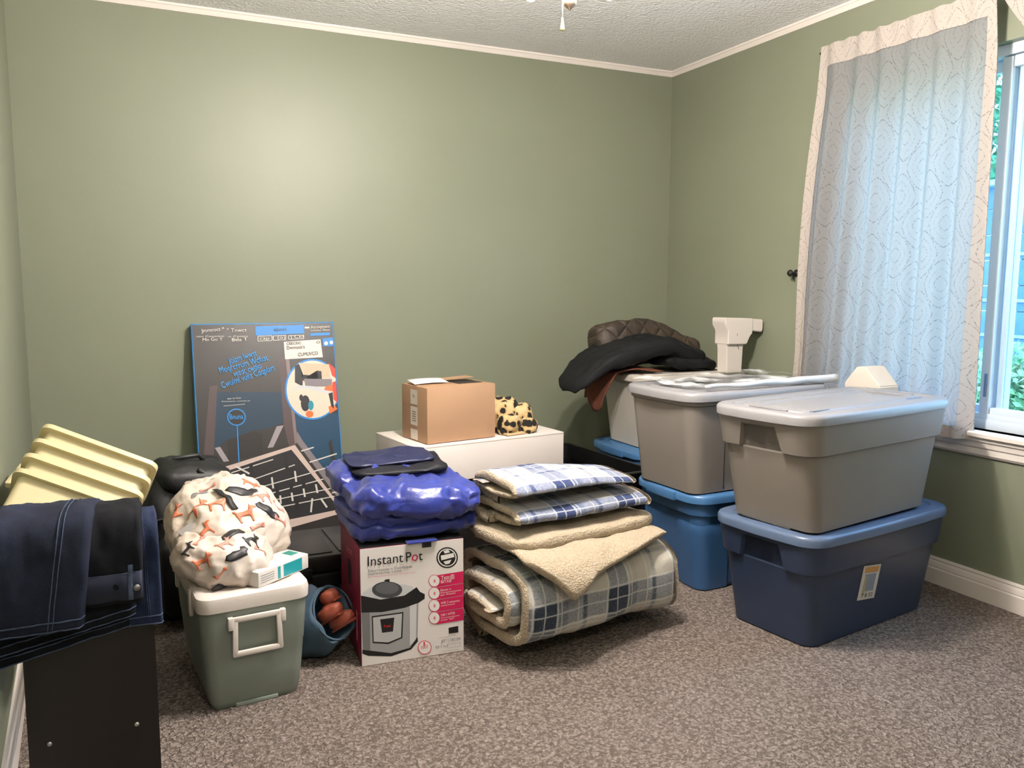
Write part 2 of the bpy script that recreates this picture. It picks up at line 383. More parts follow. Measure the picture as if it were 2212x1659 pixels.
# ---------------------------------------------------------------- curtains
def m_curtain(name, k_tr, tint):
    k = NT(name); uv = k.coord('UV'); x = k.xyz(uv)
    def cell(off):
        u = k.math('ADD', k.math('MULTIPLY', x[0], 1/.17), off); v = k.math('ADD', k.math('MULTIPLY', x[1], 1/.235), off)
        a = k.math('ABSOLUTE', k.math('SUBTRACT', k.math('FRACT', u), .5)); b = k.math('ABSOLUTE', k.math('SUBTRACT', k.math('FRACT', v), .5))
        man = k.math('ADD', a, b)
        euc = k.math('SQRT', k.math('ADD', k.math('MULTIPLY', a, a), k.math('MULTIPLY', b, b)))
        return k.math('ADD', k.math('MULTIPLY', man, .45), k.math('MULTIPLY', euc, .55))
    nz = k.noise(uv, 26, 3, .7)
    line = None
    for off in (0, .5):
        r = k.math('ADD', cell(off), k.math('MULTIPLY', k.math('SUBTRACT', nz, .5), .05))
        for r0, wd, st in ((.13, .010, .5), (.26, .008, .4), (.40, .010, .6)):
            m = k.math('MULTIPLY', k.math('LESS_THAN', k.math('ABSOLUTE', k.math('SUBTRACT', r, r0)), wd), st)
            line = m if line is None else k.math('MAXIMUM', line, m)
        m = k.math('MULTIPLY', k.math('LESS_THAN', k.math('FRACT', k.math('MULTIPLY', r, 24)), .3), .07)
        line = k.math('MAXIMUM', line, m)
    dash = k.math('GREATER_THAN', k.noise(uv, 120, 2, .6), .50)
    line = k.math('MULTIPLY', line, k.math('ADD', k.math('MULTIPLY', dash, .85), .1))
    col = k.mix(line, lin(tint), lin((92, 88, 88)))
    df = k.n('ShaderNodeBsdfDiffuse'); tr = k.n('ShaderNodeBsdfTranslucent'); mx = k.n('ShaderNodeMixShader'); mx.inputs[0].default_value = k_tr
    k.put(df.inputs[0], col); k.put(tr.inputs[0], col)
    k.t.links.new(df.outputs[0], mx.inputs[1]); k.t.links.new(tr.outputs[0], mx.inputs[2]); k.t.links.new(mx.outputs[0], k.out.inputs[0])
    return k.m
M_CUR = m_curtain('printed_curtain', .46, (164, 163, 163)); M_HEM = m_curtain('curtain_hem', .10, (182, 172, 164))
RODX = W-.055
def sheet(name, f, n, m_, mt, parent, U0=0, U1=1, V0=0, V1=1, off=0, wu=1, wv=1):
    V = []; UV = []; F = []
    for i in range(m_+1):
        for j in range(n+1):
            u = U0+(U1-U0)*j/n; v = V0+(V1-V0)*i/m_; p = f(u, v); V.append(p+Vector((-off, 0, 0))); UV.append((u*wu, v*wv))
    for i in range(m_):
        for j in range(n): a = i*(n+1)+j; F.append((a, a+1, a+n+2, a+n+1))
    return mobj(name, V, F, mt, parent, uv=UV)
def curtains():
    t = thing('curtain', 'printed off-white curtain panel hanging over left half of window', 'curtain', (RODX, -1.63, .615))
    def f(u, v):                       # u 0 = edge near corner, v 0 = top
        flare = -.15*(v**1.1)*(1-u)*(1-.25*v)
        y = .405-.82*u-flare-.0*v
        ph = u*2*PI*6.2+.8*math.sin(3*u)
        amp = .003+.011*min(1, v*6)+.012*v
        gather = .012*math.sin(u*60)*max(0, 1-v*14)
        x = amp*math.sin(ph)+.5*amp*math.sin(ph*2.1+1)*v + gather*.5-.012*v-.017*max(0, 1-v*8)
        if u < .28: x -= .035*math.sin(PI*min(1, v*1.2))*(1-u/.28)
        z = 1.65-1.642*v + .012*u*(1-v)*0 + (.0025*math.sin(u*70) if v < .01 else 0) - .016*u*0
        return Vector((x, y, z))
    sheet('cloth', f, 150, 60, M_CUR, t, wu=1.15, wv=1.65)
    sheet('rod_pocket', f, 150, 4, M_HEM, t, V0=0, V1=.055, off=.004, wu=1.15, wv=1.65)
    sheet('side_hem', f, 5, 60, M_HEM, t, U0=.962, U1=1, off=.004, wu=1.15, wv=1.65)
    sheet('side_hem', f, 8, 60, M_HEM, t, U0=0, U1=.05, off=.004, wu=1.15, wv=1.65)
    sheet('bottom_hem', f, 150, 3, M_HEM, t, V0=.972, V1=1, off=.004, wu=1.15, wv=1.65)
    t2 = thing('curtain', 'second curtain panel pulled aside at right edge of window', 'curtain', (RODX, -2.45, .615))
    def g(u, v):
        s = min(1, v/.55); y0 = .40-.72*(s**1.15)
        y = y0+(-.42-y0)*u
        ph = u*2*PI*5; x = (.004+.012*min(1, v*6))*math.sin(ph)+.004*math.sin(u*55)*max(0, 1-v*14)-.017*max(0, 1-v*8)
        return Vector((x, y, 1.65-1.64*v))
    sheet('cloth', g, 110, 50, M_CUR, t2, wu=1.1, wv=1.65)
    sheet('rod_pocket', g, 110, 4, M_HEM, t2, V0=0, V1=.055, off=.004, wu=1.1, wv=1.65)
    sheet('side_hem', g, 4, 50, M_HEM, t2, U0=0, U1=.05, off=.004, wu=1.1, wv=1.65)
    BR = mat('rod_metal', (70, 60, 55), .4, .5, .7)
    r = thing('curtain_rod', 'thin dark curtain rod above the window', 'curtain rod', (W, -2.04, 2.24))
    ptube('rod', [(-.055, -.86, .005), (-.055, .84, .005)], .006, BR, r)
    for y in (-.86, .84): ptube('bracket', [(0, y, .005), (-.055, y, .005)], .005, BR, r)
    h = thing('tieback_hook', 'small black curtain tieback hook on wall beside curtain', 'hook', (W, -1.055, 1.266))
    BK = mat('black_iron', (18, 16, 16), .5)
    V, F = lathe([(.001, 0), (.018, 0), (.018, .004), (.006, .006), (.006, .03), (.014, .034), (.017, .042), (.012, .05), (.001, .052)], 14)
    fixn(mobj('knob', [(-z, x, y) for x, y, z in V], F, BK, h)); ptube('peg', [(-.02, 0, -.004), (-.02, 0, -.03)], .004, BK, h)
curtains()
# ---------------------------------------------------------------- storage totes
def m_plastic(name, rgb, rough=.38, marks=True):
    k = NT(name); co = k.coord('Object'); c = lin(rgb); nz = k.noise(co, 3, 3)
    col = k.ramp(nz, [(.3, tuple(v*.94 for v in c[:3])+(1,)), (.7, tuple(min(1, v*1.05) for v in c[:3])+(1,))])
    if marks:
        s = k.smooth(k.noise(k.coord('Object', (1, 1, .35)), 22, 5, .75), .70, .76)
        col = k.mix(k.math('MULTIPLY', s, .25), col, lin((200, 196, 190)))
    k.put(k.b.inputs['Base Color'], col); k.b.inputs['Roughness'].default_value = rough
    k.bump(k.noise(co, 300, 2), .05, .001)
    return k.m
def perim(a, b, r, tc, extra):
    """rounded rectangle: list of (x, y, nx, ny, side, sample); sides 0:+x 1:+y 2:-x 3:-y"""
    P = []
    ts = extra(tc)
    for side in range(4):
        L = (b-r) if side % 2 == 0 else (a-r)
        ang = side*PI/2; n = Vector((math.cos(ang), math.sin(ang))); tg = Vector((-n.y, n.x)); D = a if side % 2 == 0 else b
        for i, t in enumerate(ts):
            p = n*D+tg*(t*L); P.append((p.x, p.y, n.x, n.y, side, i))
        cc = n*(D-r)+tg*L
        for k in range(1, 6):
            q = ang+PI/2*k/6; P.append((cc.x+r*math.cos(q), cc.y+r*math.sin(q), math.cos(q), math.sin(q), 4, k))
    return P
def tote_body(parent, bL, bW, tL, tW, Hb, m, style, wall=.004):
    NS = 9
    def samples(tc): return [-1, -(tc+.035), -tc, -.34*tc, 0, .34*tc, tc, tc+.035, 1]
    if style == 'band': zs = [0, .012, .03, .2, .4, .6, .675, .69, .76, .84, .885, .905, .95, 1]
    elif style == 'rib': zs = [0, .012, .03, .15, .3, .45, .6, .70, .72, .80, .82, .9, 1]
    else: zs = [0, .012, .03, .2, .4, .6, .72, .75, .8, .9, .915, .96, 1]
    rings = []
    for zf in zs:
        tp = zf; a = (bL+(tL-bL)*tp)/2; b = (bW+(tW-bW)*tp)/2; r = .045+.02*zf
        if zf == 0: a -= .008; b -= .008
        if style == 'band': tc = .66-.16*max(0, min(1, (zf-.675)/.23))
        else: tc = .6
        ring = []
        for x, y, nx, ny, side, i in perim(a, b, r, tc, samples):
            d = 0
            if style == 'band':
                if zf >= .69: d = .013
                if side in (0, 2) and 2 <= i <= 6 and .685 < zf < .90: d = -.004
            elif style == 'rib':
                if zf >= .82: d = .006
                elif .72 <= zf <= .80: d = -.004
                if side in (0, 2) and zf < .71 and i in (3, 4, 5): d = -.008
                if side in (1, 3) and zf < .71 and 2 <= i <= 6: d = -.009
            else:
                if zf >= .915: d = .008
                if side in (1, 3) and .03 < zf < .74 and 2 <= i <= 6: d = -.012
            ring.append((x+nx*d, y+ny*d, zf*Hb))
        rings.append(ring)
    inn = []
    for zf in (1, .05):
        a = (bL+(tL-bL)*zf)/2-wall; b = (bW+(tW-bW)*zf)/2-wall
        inn.append([(x, y, zf*Hb) for x, y, *_ in perim(a, b, .05, .6, samples)])
    V, F = loft(rings+inn, True, True)
    return fixn(mobj('body', V, F, m, parent, auto=32))
def tote_lid(parent, L, Wd, z, m, ribs, name='lid', lip=.034, clip=False):
    r = .085
    prof = [(0, -lip), (.001, -.012), (-.003, -.004), (-.010, 0), (-.045, 0), (-.052, -.006), (-.075, -.006), (-.082, 0), (-.115, .001), (-.122, -.005), (-.15, -.005)]
    rings = []
    for d, h in [(-.006, -lip+.002)]+prof:
        ring = []
        for side in range(4):
            a, b = L/2+d, Wd/2+d; rr = max(.02, r+d*.7); ang = side*PI/2
            D = a if side % 2 == 0 else b; Ls = (b if side % 2 == 0 else a)-rr
            n = Vector((math.cos(ang), math.sin(ang))); tg = Vector((-n.y, n.x))
            for t in (-1, -.5, 0, .5, 1): p = n*(D-rr*0)+tg*t*Ls; bow = .008*(1-t*t); p += n*bow; ring.append((p.x, p.y, z+h))
            cc = n*(D-rr)+tg*Ls
            for k in range(1, 7): q = ang+PI/2*k/7; ring.append((cc.x+rr*math.cos(q), cc.y+rr*math.sin(q), z+h))
        rings.append(ring)
    V, F = loft(rings, False, True)
    o = fixn(mobj(name, V, F, m, parent, auto=35))
    if ribs:
        for sx in (-1, 1):
            x = sx*(L/2-.115)
            box('lid_rib', (x, 0, z-.002), (.016, Wd*.62, .008), m, o, .003)
            box('lid_rib', (x+sx*.05, 0, z-.001), (.010, Wd*.36, .006), m, o, .002)
            for sy in (-1, 1): box('lid_rib', (x-sx*.05, sy*Wd*.30, z-.002), (.09, .014, .008), m, o, .003)
    if clip:
        for sx in (-1, 1): box('lid_clip', (sx*(L/2+.006), 0, z-.022), (.02, Wd*.42, .036), m, o, .006)
    return o
def tote(label, loc, rz, bL, bW, lL, lW, Hh, mb, ml, style, ribs=True, clip=False, lid=True, cat='storage tote', grp=None, name='storage_tote'):
    t = thing(name, label, cat, loc, rz, grp)
    tote_body(t, bL, bW, lL-.035, lW-.035, Hh-.018 if lid else Hh, mb, style)
    if lid: tote_lid(t, lL, lW, Hh-.004 if ribs else Hh-.001, ml, ribs, clip=clip)
    return t
M_GREY = m_plastic('grey_plastic', (124, 117, 110)); M_GREYL = m_plastic('grey_lid_plastic', (138, 136, 138), .33)
M_NAVY = m_plastic('navy_plastic', (42, 54, 78)); M_NAVYL = m_plastic('steel_blue_plastic', (84, 100, 126), .33)
M_BLUE = m_plastic('blue_plastic', (52, 88, 130)); M_BLUEL = m_plastic('blue_lid_plastic', (66, 108, 152), .35)
M_WHT = m_plastic('milky_plastic', (196, 188, 178), .4, False); M_BLK = m_plastic('black_plastic', (16, 16, 17), .35, False)
G = 'lidded storage totes stacked along the window wall'
A1 = tote('dark navy storage tote with steel blue lid on carpet under grey tote', (2.711, -1.947, 0), .147, .669, .338, .825, .451, .404, M_NAVY, M_NAVYL, 'band', grp=G)
st = box('product_sticker', (.06, -.001, 0), (.10, .0015, .125), mat('sticker_paper', (196, 190, 180), .6), A1, loc=(-.112, -.189, .19), rot=(.1, .1, 0))
for n_, c_, s_, rgb in (('sticker_band', (.06, -.002, .047), (.078, .001, .02), (190, 140, 80)), ('sticker_photo', (.06, -.002, .0), (.062, .001, .062), (130, 140, 150)), ('sticker_photo', (.035, -.0022, -.01), (.012, .001, .07), (170, 150, 120))):
    box(n_, c_, s_, mat('print_%d' % rgb[0], rgb, .6), st)
text('sticker_text', '7 8 32', (.028, -.053), (.092, -.053), .014, mat('print_black', (25, 24, 26), .5), st, .003, Matrix.Rotation(PI/2, 4, 'X'))
box('zip_tie', (-.372, .0, .404), (.008, .2, .004), mat('tie_white', (190, 185, 180), .5), A1, .001)
tote('large grey storage tote with handle notch stacked on the navy tote', (2.668, -1.972, .404), .172, .669, .338, .875, .415, .403, M_GREY, M_GREYL, 'band', grp=G)
tote('bright blue storage tote on carpet between navy tote and black bin', (2.68, -1.405, 0), .02, .57, .36, .69, .445, .399, M_BLUE, M_BLUEL, 'rib', False, True, grp=G)
tote('grey storage tote under clear plastic sheet, on bright blue tote', (2.648, -1.412, .399), .05, .63, .36, .765, .445, .404, M_GREY, M_GREYL, 'panel', False, grp=G)
tote('blue storage tote in back corner underneath the white tote', (2.965, -.565, 0), 0, .57, .40, .675, .50, .388, M_BLUE, M_BLUEL, 'rib', False, True, grp=G)
tote('milky white storage tote in back corner holding folded garments', (2.985, -.565, .388), 0, .54, .38, .66, .47, .378, M_WHT, M_WHT, 'panel', False, grp=G)
def black_bins():
    t = tote('open black plastic bin with empty interior beside blue tote', (2.325, -.62, 0), .06, .42, .68, .51, .80, .352, M_BLK, M_BLK, 'rib', lid=False, cat='bin', name='storage_bin')
    V = []
    rim = []
    for d, h in [(-.004, -.02), (.012, -.02), (.014, -.002), (.008, .003), (-.006, .002)]:
        ring = []
        a, b = .475/2+d, .765/2+d; rr = .06
        for side in range(4):
            ang = side*PI/2; D = a if side % 2 == 0 else b; Ls = (b if side % 2 == 0 else a)-rr
            n = Vector((math.cos(ang), math.sin(ang))); tg = Vector((-n.y, n.x)); cc = n*(D-rr)+tg*Ls
            for tt in (-1, 1): p = n*D+tg*tt*Ls; ring.append((p.x, p.y, .352+h))
            for k in range(1, 6): q = ang+PI/2*k/6; ring.append((cc.x+rr*math.cos(q), cc.y+rr*math.sin(q), .352+h))
        rim.append(ring)
    V, F = loft(rim, False, False); fixn(mobj('rim', V, F, M_BLK, t, auto=35))
    tote('black plastic bin with lid underneath the white carton', (1.72, -.60, 0), .05, .46, .58, .56, .68, .348, M_BLK, M_BLK, 'rib', False, cat='bin', name='storage_bin')
    s = thing('packing_strap', 'beige curled plastic strap lying over the black bin rim', 'strap', (2.08, -.93, .356), .3)
    V = []; F = []
    for i in range(13):
        a = i/12; x = -.05+.17*a; z = .006+.016*math.sin(a*PI); y = .05-.11*a
        V += [(x, y-.014, z), (x, y+.014, z+.003), (x, y+.014, z+.005), (x, y-.014, z+.002)]
    for i in range(12):
        for j in range(4): k = (j+1) % 4; F.append((i*4+j, i*4+k, i*4+4+k, i*4+4+j))
    F += [(3, 2, 1, 0), (48, 49, 50, 51)]
    fixn(mobj('band', V, F, mat('strap_beige', (150, 138, 120), .45), s))
black_bins()
# ---------------------------------------------------------------- printed cartons (local face coordinates in metres)
TB_ART=[
('teal',[(0.0924,0.7118),(0.387,0.6963),(0.3843,0.5499),(0.3123,0.5284),(0.2486,0.5232),(0.1287,0.4867),(0.0625,0.4438)]),
('teal2',[(0.442,0.5861),(0.657,0.5792),(0.6508,0.1043),(0.625,0.1745),(0.4467,0.5055)]),
('post',[(0.0666,0.739),(0.1002,0.7438),(0.0608,0.3579),(0.0162,0.3652)]),
('post',[(0.3838,0.8538),(0.3975,0.8647),(0.4202,0.8626),(0.4429,0.4458),(0.4061,0.4321),(0.3871,0.5431)]),
('post2',[(0.4155,0.8614),(0.4326,0.8521),(0.4466,0.4522),(0.4331,0.4465)]),
('dk',[(0.1287,0.4867),(0.2485,0.5199),(0.2854,0.5041),(0.2827,0.4061),(0.1295,0.3933)]),
('gry',[(0.3067,0.4368),(0.3544,0.5354),(0.3868,0.5378),(0.3323,0.438)]),
('gry',[(0.0734,0.4557),(0.0966,0.459),(0.1324,0.3898),(0.1079,0.3888)]),
('gry2',[(0.4467,0.5055),(0.4701,0.4603),(0.6278,0.2146),(0.6212,0.1681),(0.4433,0.4524)]),
('dk',[(0.5921,0.4374),(0.6072,0.4599),(0.6345,0.2139),(0.6172,0.2089)]),
('frame',[(0.0532,0.3522),(0.4328,0.4413),(0.6503,0.0976),(0.3855,0.0544),(0.3331,0.1401),(0.2033,0.2834),(0.088,0.3044)]),
('blk',[(0.1083,0.3426),(0.4151,0.4201),(0.6264,0.1151),(0.3556,0.0906),(0.2339,0.274)]),
('wht',[(0.1204,0.3291),(0.3294,0.3789),(0.3283,0.3834),(0.1194,0.3335)]),
('wht',[(0.2042,0.2864),(0.4274,0.3452),(0.4262,0.3497),(0.203,0.2908)]),
('wht',[(0.233,0.2492),(0.4966,0.2989),(0.4956,0.3035),(0.2321,0.2537)]),
('wht',[(0.2622,0.2138),(0.5576,0.265),(0.5566,0.2696),(0.2613,0.2183)]),
('wht',[(0.2983,0.1872),(0.5878,0.2164),(0.5871,0.221),(0.2977,0.1917)]),
('wht',[(0.3216,0.1522),(0.6054,0.1776),(0.6048,0.1823),(0.321,0.1567)]),
('wht',[(0.3133,0.2982),(0.3164,0.2456),(0.3246,0.2459),(0.3215,0.2985)]),
('wht',[(0.4207,0.3176),(0.4239,0.2664),(0.4324,0.2667),(0.4291,0.318)]),
('wht',[(0.3461,0.2101),(0.3469,0.1708),(0.3551,0.1706),(0.3544,0.2099)]),
('wht',[(0.3994,0.2175),(0.402,0.1777),(0.4104,0.1779),(0.4078,0.2177)]),
('wht',[(0.4548,0.238),(0.4596,0.1912),(0.4681,0.1918),(0.4633,0.2386)]),
('wht',[(0.5147,0.2452),(0.5199,0.2034),(0.5284,0.2042),(0.5232,0.246)]),
('wht',[(0.4939,0.1821),(0.483,0.117),(0.4914,0.1152),(0.5023,0.1803)]),
('wht',[(0.534,0.1749),(0.561,0.1286),(0.5684,0.1328),(0.5414,0.1791)]),
('wht',[(0.1564,0.3615),(0.216,0.3205),(0.2203,0.3275),(0.1607,0.3685)]),
('ink',[(0.2191,0.3718),(0.2205,0.2908),(0.2367,0.2905),(0.2353,0.3717)]),
('ink',[(0.3765,0.4036),(0.3814,0.3273),(0.3982,0.328),(0.3933,0.4044)]),
('ink',[(0.3321,0.2577),(0.3289,0.2057),(0.3454,0.204),(0.3486,0.256)]),
('ink',[(0.4539,0.2914),(0.4534,0.2318),(0.4704,0.231),(0.471,0.2907)]),
('ink',[(0.3968,0.2644),(0.3943,0.2251),(0.4111,0.2234),(0.4136,0.2627)]),
('ink',[(0.4184,0.1963),(0.4147,0.1375),(0.4315,0.1356),(0.4353,0.1945)]),
('wht',[(0.4609,0.4068),(0.5213,0.4199),(0.52,0.4258),(0.4596,0.4126)]),
('wht',[(0.4969,0.3503),(0.6299,0.3806),(0.6285,0.3865),(0.4955,0.3562)]),
('wht',[(0.5137,0.3053),(0.5814,0.3172),(0.5802,0.3232),(0.5125,0.3113)]),
('wht',[(0.5932,0.1937),(0.6549,0.2021),(0.6539,0.2082),(0.5922,0.1997)]),
('blue',[(0.6582,0.6958),(0.6598,0.7191),(0.6614,0.742),(0.6557,0.764),(0.646,0.7845),(0.6335,0.8029),(0.6185,0.8188),(0.6014,0.8317),(0.5826,0.8414),(0.5627,0.8476),(0.5421,0.8502),(0.5214,0.8491),(0.501,0.8444),(0.4815,0.8362),(0.4633,0.8248),(0.4469,0.8104),(0.4326,0.7935),(0.4208,0.7744),(0.4118,0.7536),(0.4057,0.7315),(0.4027,0.7088),(0.4029,0.686),(0.4061,0.6636),(0.4125,0.6421),(0.4218,0.622),(0.4338,0.6039),(0.4482,0.5881),(0.4647,0.5751),(0.4829,0.5651),(0.5024,0.5584),(0.5227,0.5553),(0.5434,0.5557),(0.5638,0.5598),(0.5836,0.5673),(0.6022,0.5783),(0.6191,0.5924),(0.634,0.6092),(0.6464,0.6285),(0.655,0.6497),(0.6566,0.6724)]),
('beige',[(0.6568,0.6958),(0.6583,0.7179),(0.6563,0.7397),(0.6501,0.7605),(0.6409,0.7799),(0.6291,0.7973),(0.615,0.8123),(0.5989,0.8245),(0.5812,0.8336),(0.5624,0.8395),(0.5429,0.842),(0.5234,0.8409),(0.5041,0.8365),(0.4857,0.8288),(0.4685,0.818),(0.453,0.8045),(0.4395,0.7884),(0.4283,0.7704),(0.4198,0.7507),(0.414,0.7299),(0.4112,0.7084),(0.4113,0.6868),(0.4144,0.6656),(0.4204,0.6453),(0.4292,0.6263),(0.4405,0.6092),(0.4541,0.5943),(0.4698,0.5819),(0.487,0.5725),(0.5054,0.5662),(0.5246,0.5632),(0.5441,0.5637),(0.5634,0.5675),(0.5821,0.5747),(0.5996,0.5851),(0.6156,0.5984),(0.6296,0.6143),(0.6413,0.6325),(0.6503,0.6525),(0.6553,0.6738)]),
('tan',[(0.4743,0.8336),(0.6215,0.8212),(0.6237,0.7524),(0.5031,0.7647)]),
('ink',[(0.457,0.8207),(0.4772,0.8267),(0.4918,0.7449),(0.5816,0.7338),(0.5819,0.7885),(0.5619,0.7927),(0.5621,0.745),(0.5062,0.7611),(0.5236,0.7719),(0.4938,0.7752),(0.4868,0.7181),(0.4518,0.74)]),
('gry2',[(0.4958,0.7548),(0.6303,0.7487),(0.6277,0.711),(0.5,0.7174)]),
('steel',[(0.4255,0.6876),(0.4674,0.7258),(0.5534,0.7147),(0.6195,0.6909),(0.6149,0.674),(0.5455,0.6981),(0.4698,0.7122)]),
('orange',[(0.5971,0.7126),(0.6318,0.7211),(0.6315,0.6868),(0.5892,0.6959)]),
('red',[(0.6186,0.8282),(0.6577,0.7991),(0.6565,0.7509),(0.6314,0.7658)]),
('red',[(0.6305,0.7315),(0.659,0.737),(0.6514,0.6275),(0.6317,0.6492)]),
('ink',[(0.5166,0.6353),(0.5156,0.6524),(0.5104,0.6663),(0.5021,0.6744),(0.4924,0.6749),(0.4831,0.6679),(0.4762,0.6546),(0.473,0.6379),(0.4741,0.6209),(0.4792,0.607),(0.4875,0.599),(0.4972,0.5984),(0.5064,0.6053),(0.5134,0.6185)]),
('teal3',[(0.534,0.6242),(0.5329,0.6361),(0.5286,0.645),(0.5222,0.6485),(0.5153,0.6458),(0.5099,0.6374),(0.5074,0.6258),(0.5084,0.6139),(0.5127,0.605),(0.5191,0.6014),(0.5259,0.6042),(0.5314,0.6125)]),
('orange',[(0.5299,0.5825),(0.5279,0.5911),(0.5215,0.5976),(0.5124,0.6005),(0.5029,0.5988),(0.4958,0.5931),(0.4927,0.5849),(0.4947,0.5763),(0.501,0.5697),(0.5102,0.5669),(0.5196,0.5685),(0.5268,0.5742)]),
('orange',[(0.604,0.6132),(0.6287,0.6254),(0.6475,0.6003),(0.6085,0.5788)]),
('ink',[(0.4859,0.6641),(0.4848,0.6737),(0.4805,0.6798),(0.4748,0.6801),(0.4698,0.6745),(0.4675,0.6651),(0.4686,0.6556),(0.4729,0.6494),(0.4786,0.6491),(0.4836,0.6547)]),
('ink',[(0.6084,0.6778),(0.6292,0.6835),(0.6305,0.6013),(0.6178,0.6158)]),
('blue',[(0.2841,1.0139),(0.5128,1.0178),(0.5114,0.9754),(0.2847,0.9698)]),
('label',[(0.4118,0.9371),(0.5876,0.9448),(0.5932,0.8566),(0.413,0.8528)]),
('blue',[(0.5961,0.9494),(0.6545,0.9527),(0.6564,0.9111),(0.5975,0.9094)]),
('label',[(0.623,0.9245),(0.6221,0.9294),(0.6188,0.933),(0.6141,0.9344),(0.6093,0.9332),(0.6056,0.9298),(0.604,0.925),(0.6049,0.9202),(0.6082,0.9166),(0.6128,0.9151),(0.6177,0.9163),(0.6214,0.9197)]),
('label',[(0.6486,0.928),(0.6478,0.9325),(0.6447,0.9359),(0.6403,0.9372),(0.6358,0.9361),(0.6323,0.9329),(0.6308,0.9284),(0.6317,0.9239),(0.6347,0.9205),(0.6391,0.9192),(0.6437,0.9203),(0.6471,0.9235)]),
('blue',[(0.5403,0.9761),(0.6356,0.9781),(0.6353,0.9643),(0.5401,0.9624)]),
('label',[(0.5156,1.0081),(0.539,1.0077),(0.5385,1.0002),(0.515,0.9999)]),
('blue',[(0.2173,0.5874),(0.2169,0.5959),(0.2147,0.6041),(0.2107,0.6116),(0.2053,0.6183),(0.1985,0.6237),(0.1908,0.6276),(0.1824,0.6298),(0.1738,0.6304),(0.1652,0.6291),(0.1571,0.6262),(0.1499,0.6217),(0.1438,0.6158),(0.1391,0.6089),(0.136,0.6011),(0.1346,0.5928),(0.1351,0.5844),(0.1373,0.5763),(0.1411,0.5688),(0.1465,0.5622),(0.1532,0.5568),(0.1609,0.5528),(0.1692,0.5505),(0.1778,0.5499),(0.1864,0.5511),(0.1945,0.5539),(0.2018,0.5584),(0.208,0.5642),(0.2128,0.5712),(0.2159,0.5791)]),
('brown',[(0.2117,0.5878),(0.2114,0.595),(0.2094,0.602),(0.206,0.6085),(0.2013,0.6141),(0.1954,0.6188),(0.1888,0.6221),(0.1815,0.6241),(0.174,0.6245),(0.1666,0.6235),(0.1596,0.621),(0.1534,0.6172),(0.1481,0.6121),(0.144,0.6062),(0.1413,0.5995),(0.1401,0.5925),(0.1405,0.5853),(0.1424,0.5783),(0.1458,0.5719),(0.1505,0.5663),(0.1562,0.5616),(0.1629,0.5583),(0.1701,0.5563),(0.1776,0.5557),(0.185,0.5567),(0.192,0.5592),(0.1983,0.563),(0.2037,0.568),(0.2078,0.574),(0.2105,0.5807)]),
('blue',[(0.1741,0.5498),(0.1724,0.3798),(0.1773,0.3796),(0.179,0.5497)]),
('label',[(0.294,0.9656),(0.3584,0.9668),(0.3584,0.9694),(0.2941,0.9683)]),
('label',[(0.2926,0.9423),(0.3569,0.9433),(0.357,0.946),(0.2927,0.945)]),
('label',[(0.2928,0.967),(0.2914,0.9437),(0.2939,0.9436),(0.2953,0.9669)]),
('label',[(0.3571,0.9681),(0.3557,0.9447),(0.3582,0.9446),(0.3597,0.9681)]),
('label',[(0.3634,0.9653),(0.4235,0.9666),(0.4236,0.9693),(0.3635,0.968)]),
('label',[(0.3621,0.9438),(0.4221,0.9449),(0.4222,0.9476),(0.3622,0.9465)]),
('label',[(0.3622,0.9667),(0.3609,0.9452),(0.3634,0.9451),(0.3648,0.9666)]),
('label',[(0.4222,0.9679),(0.4209,0.9463),(0.4235,0.9463),(0.4248,0.9679)]),
('label',[(0.4365,0.9649),(0.5082,0.9659),(0.5083,0.9686),(0.4366,0.9676)]),
('label',[(0.4354,0.9473),(0.507,0.9482),(0.5071,0.9509),(0.4355,0.95)]),
('label',[(0.4353,0.9663),(0.4341,0.9487),(0.4368,0.9486),(0.4379,0.9662)]),
('label',[(0.5069,0.9673),(0.5058,0.9496),(0.5084,0.9495),(0.5096,0.9672)]),
]
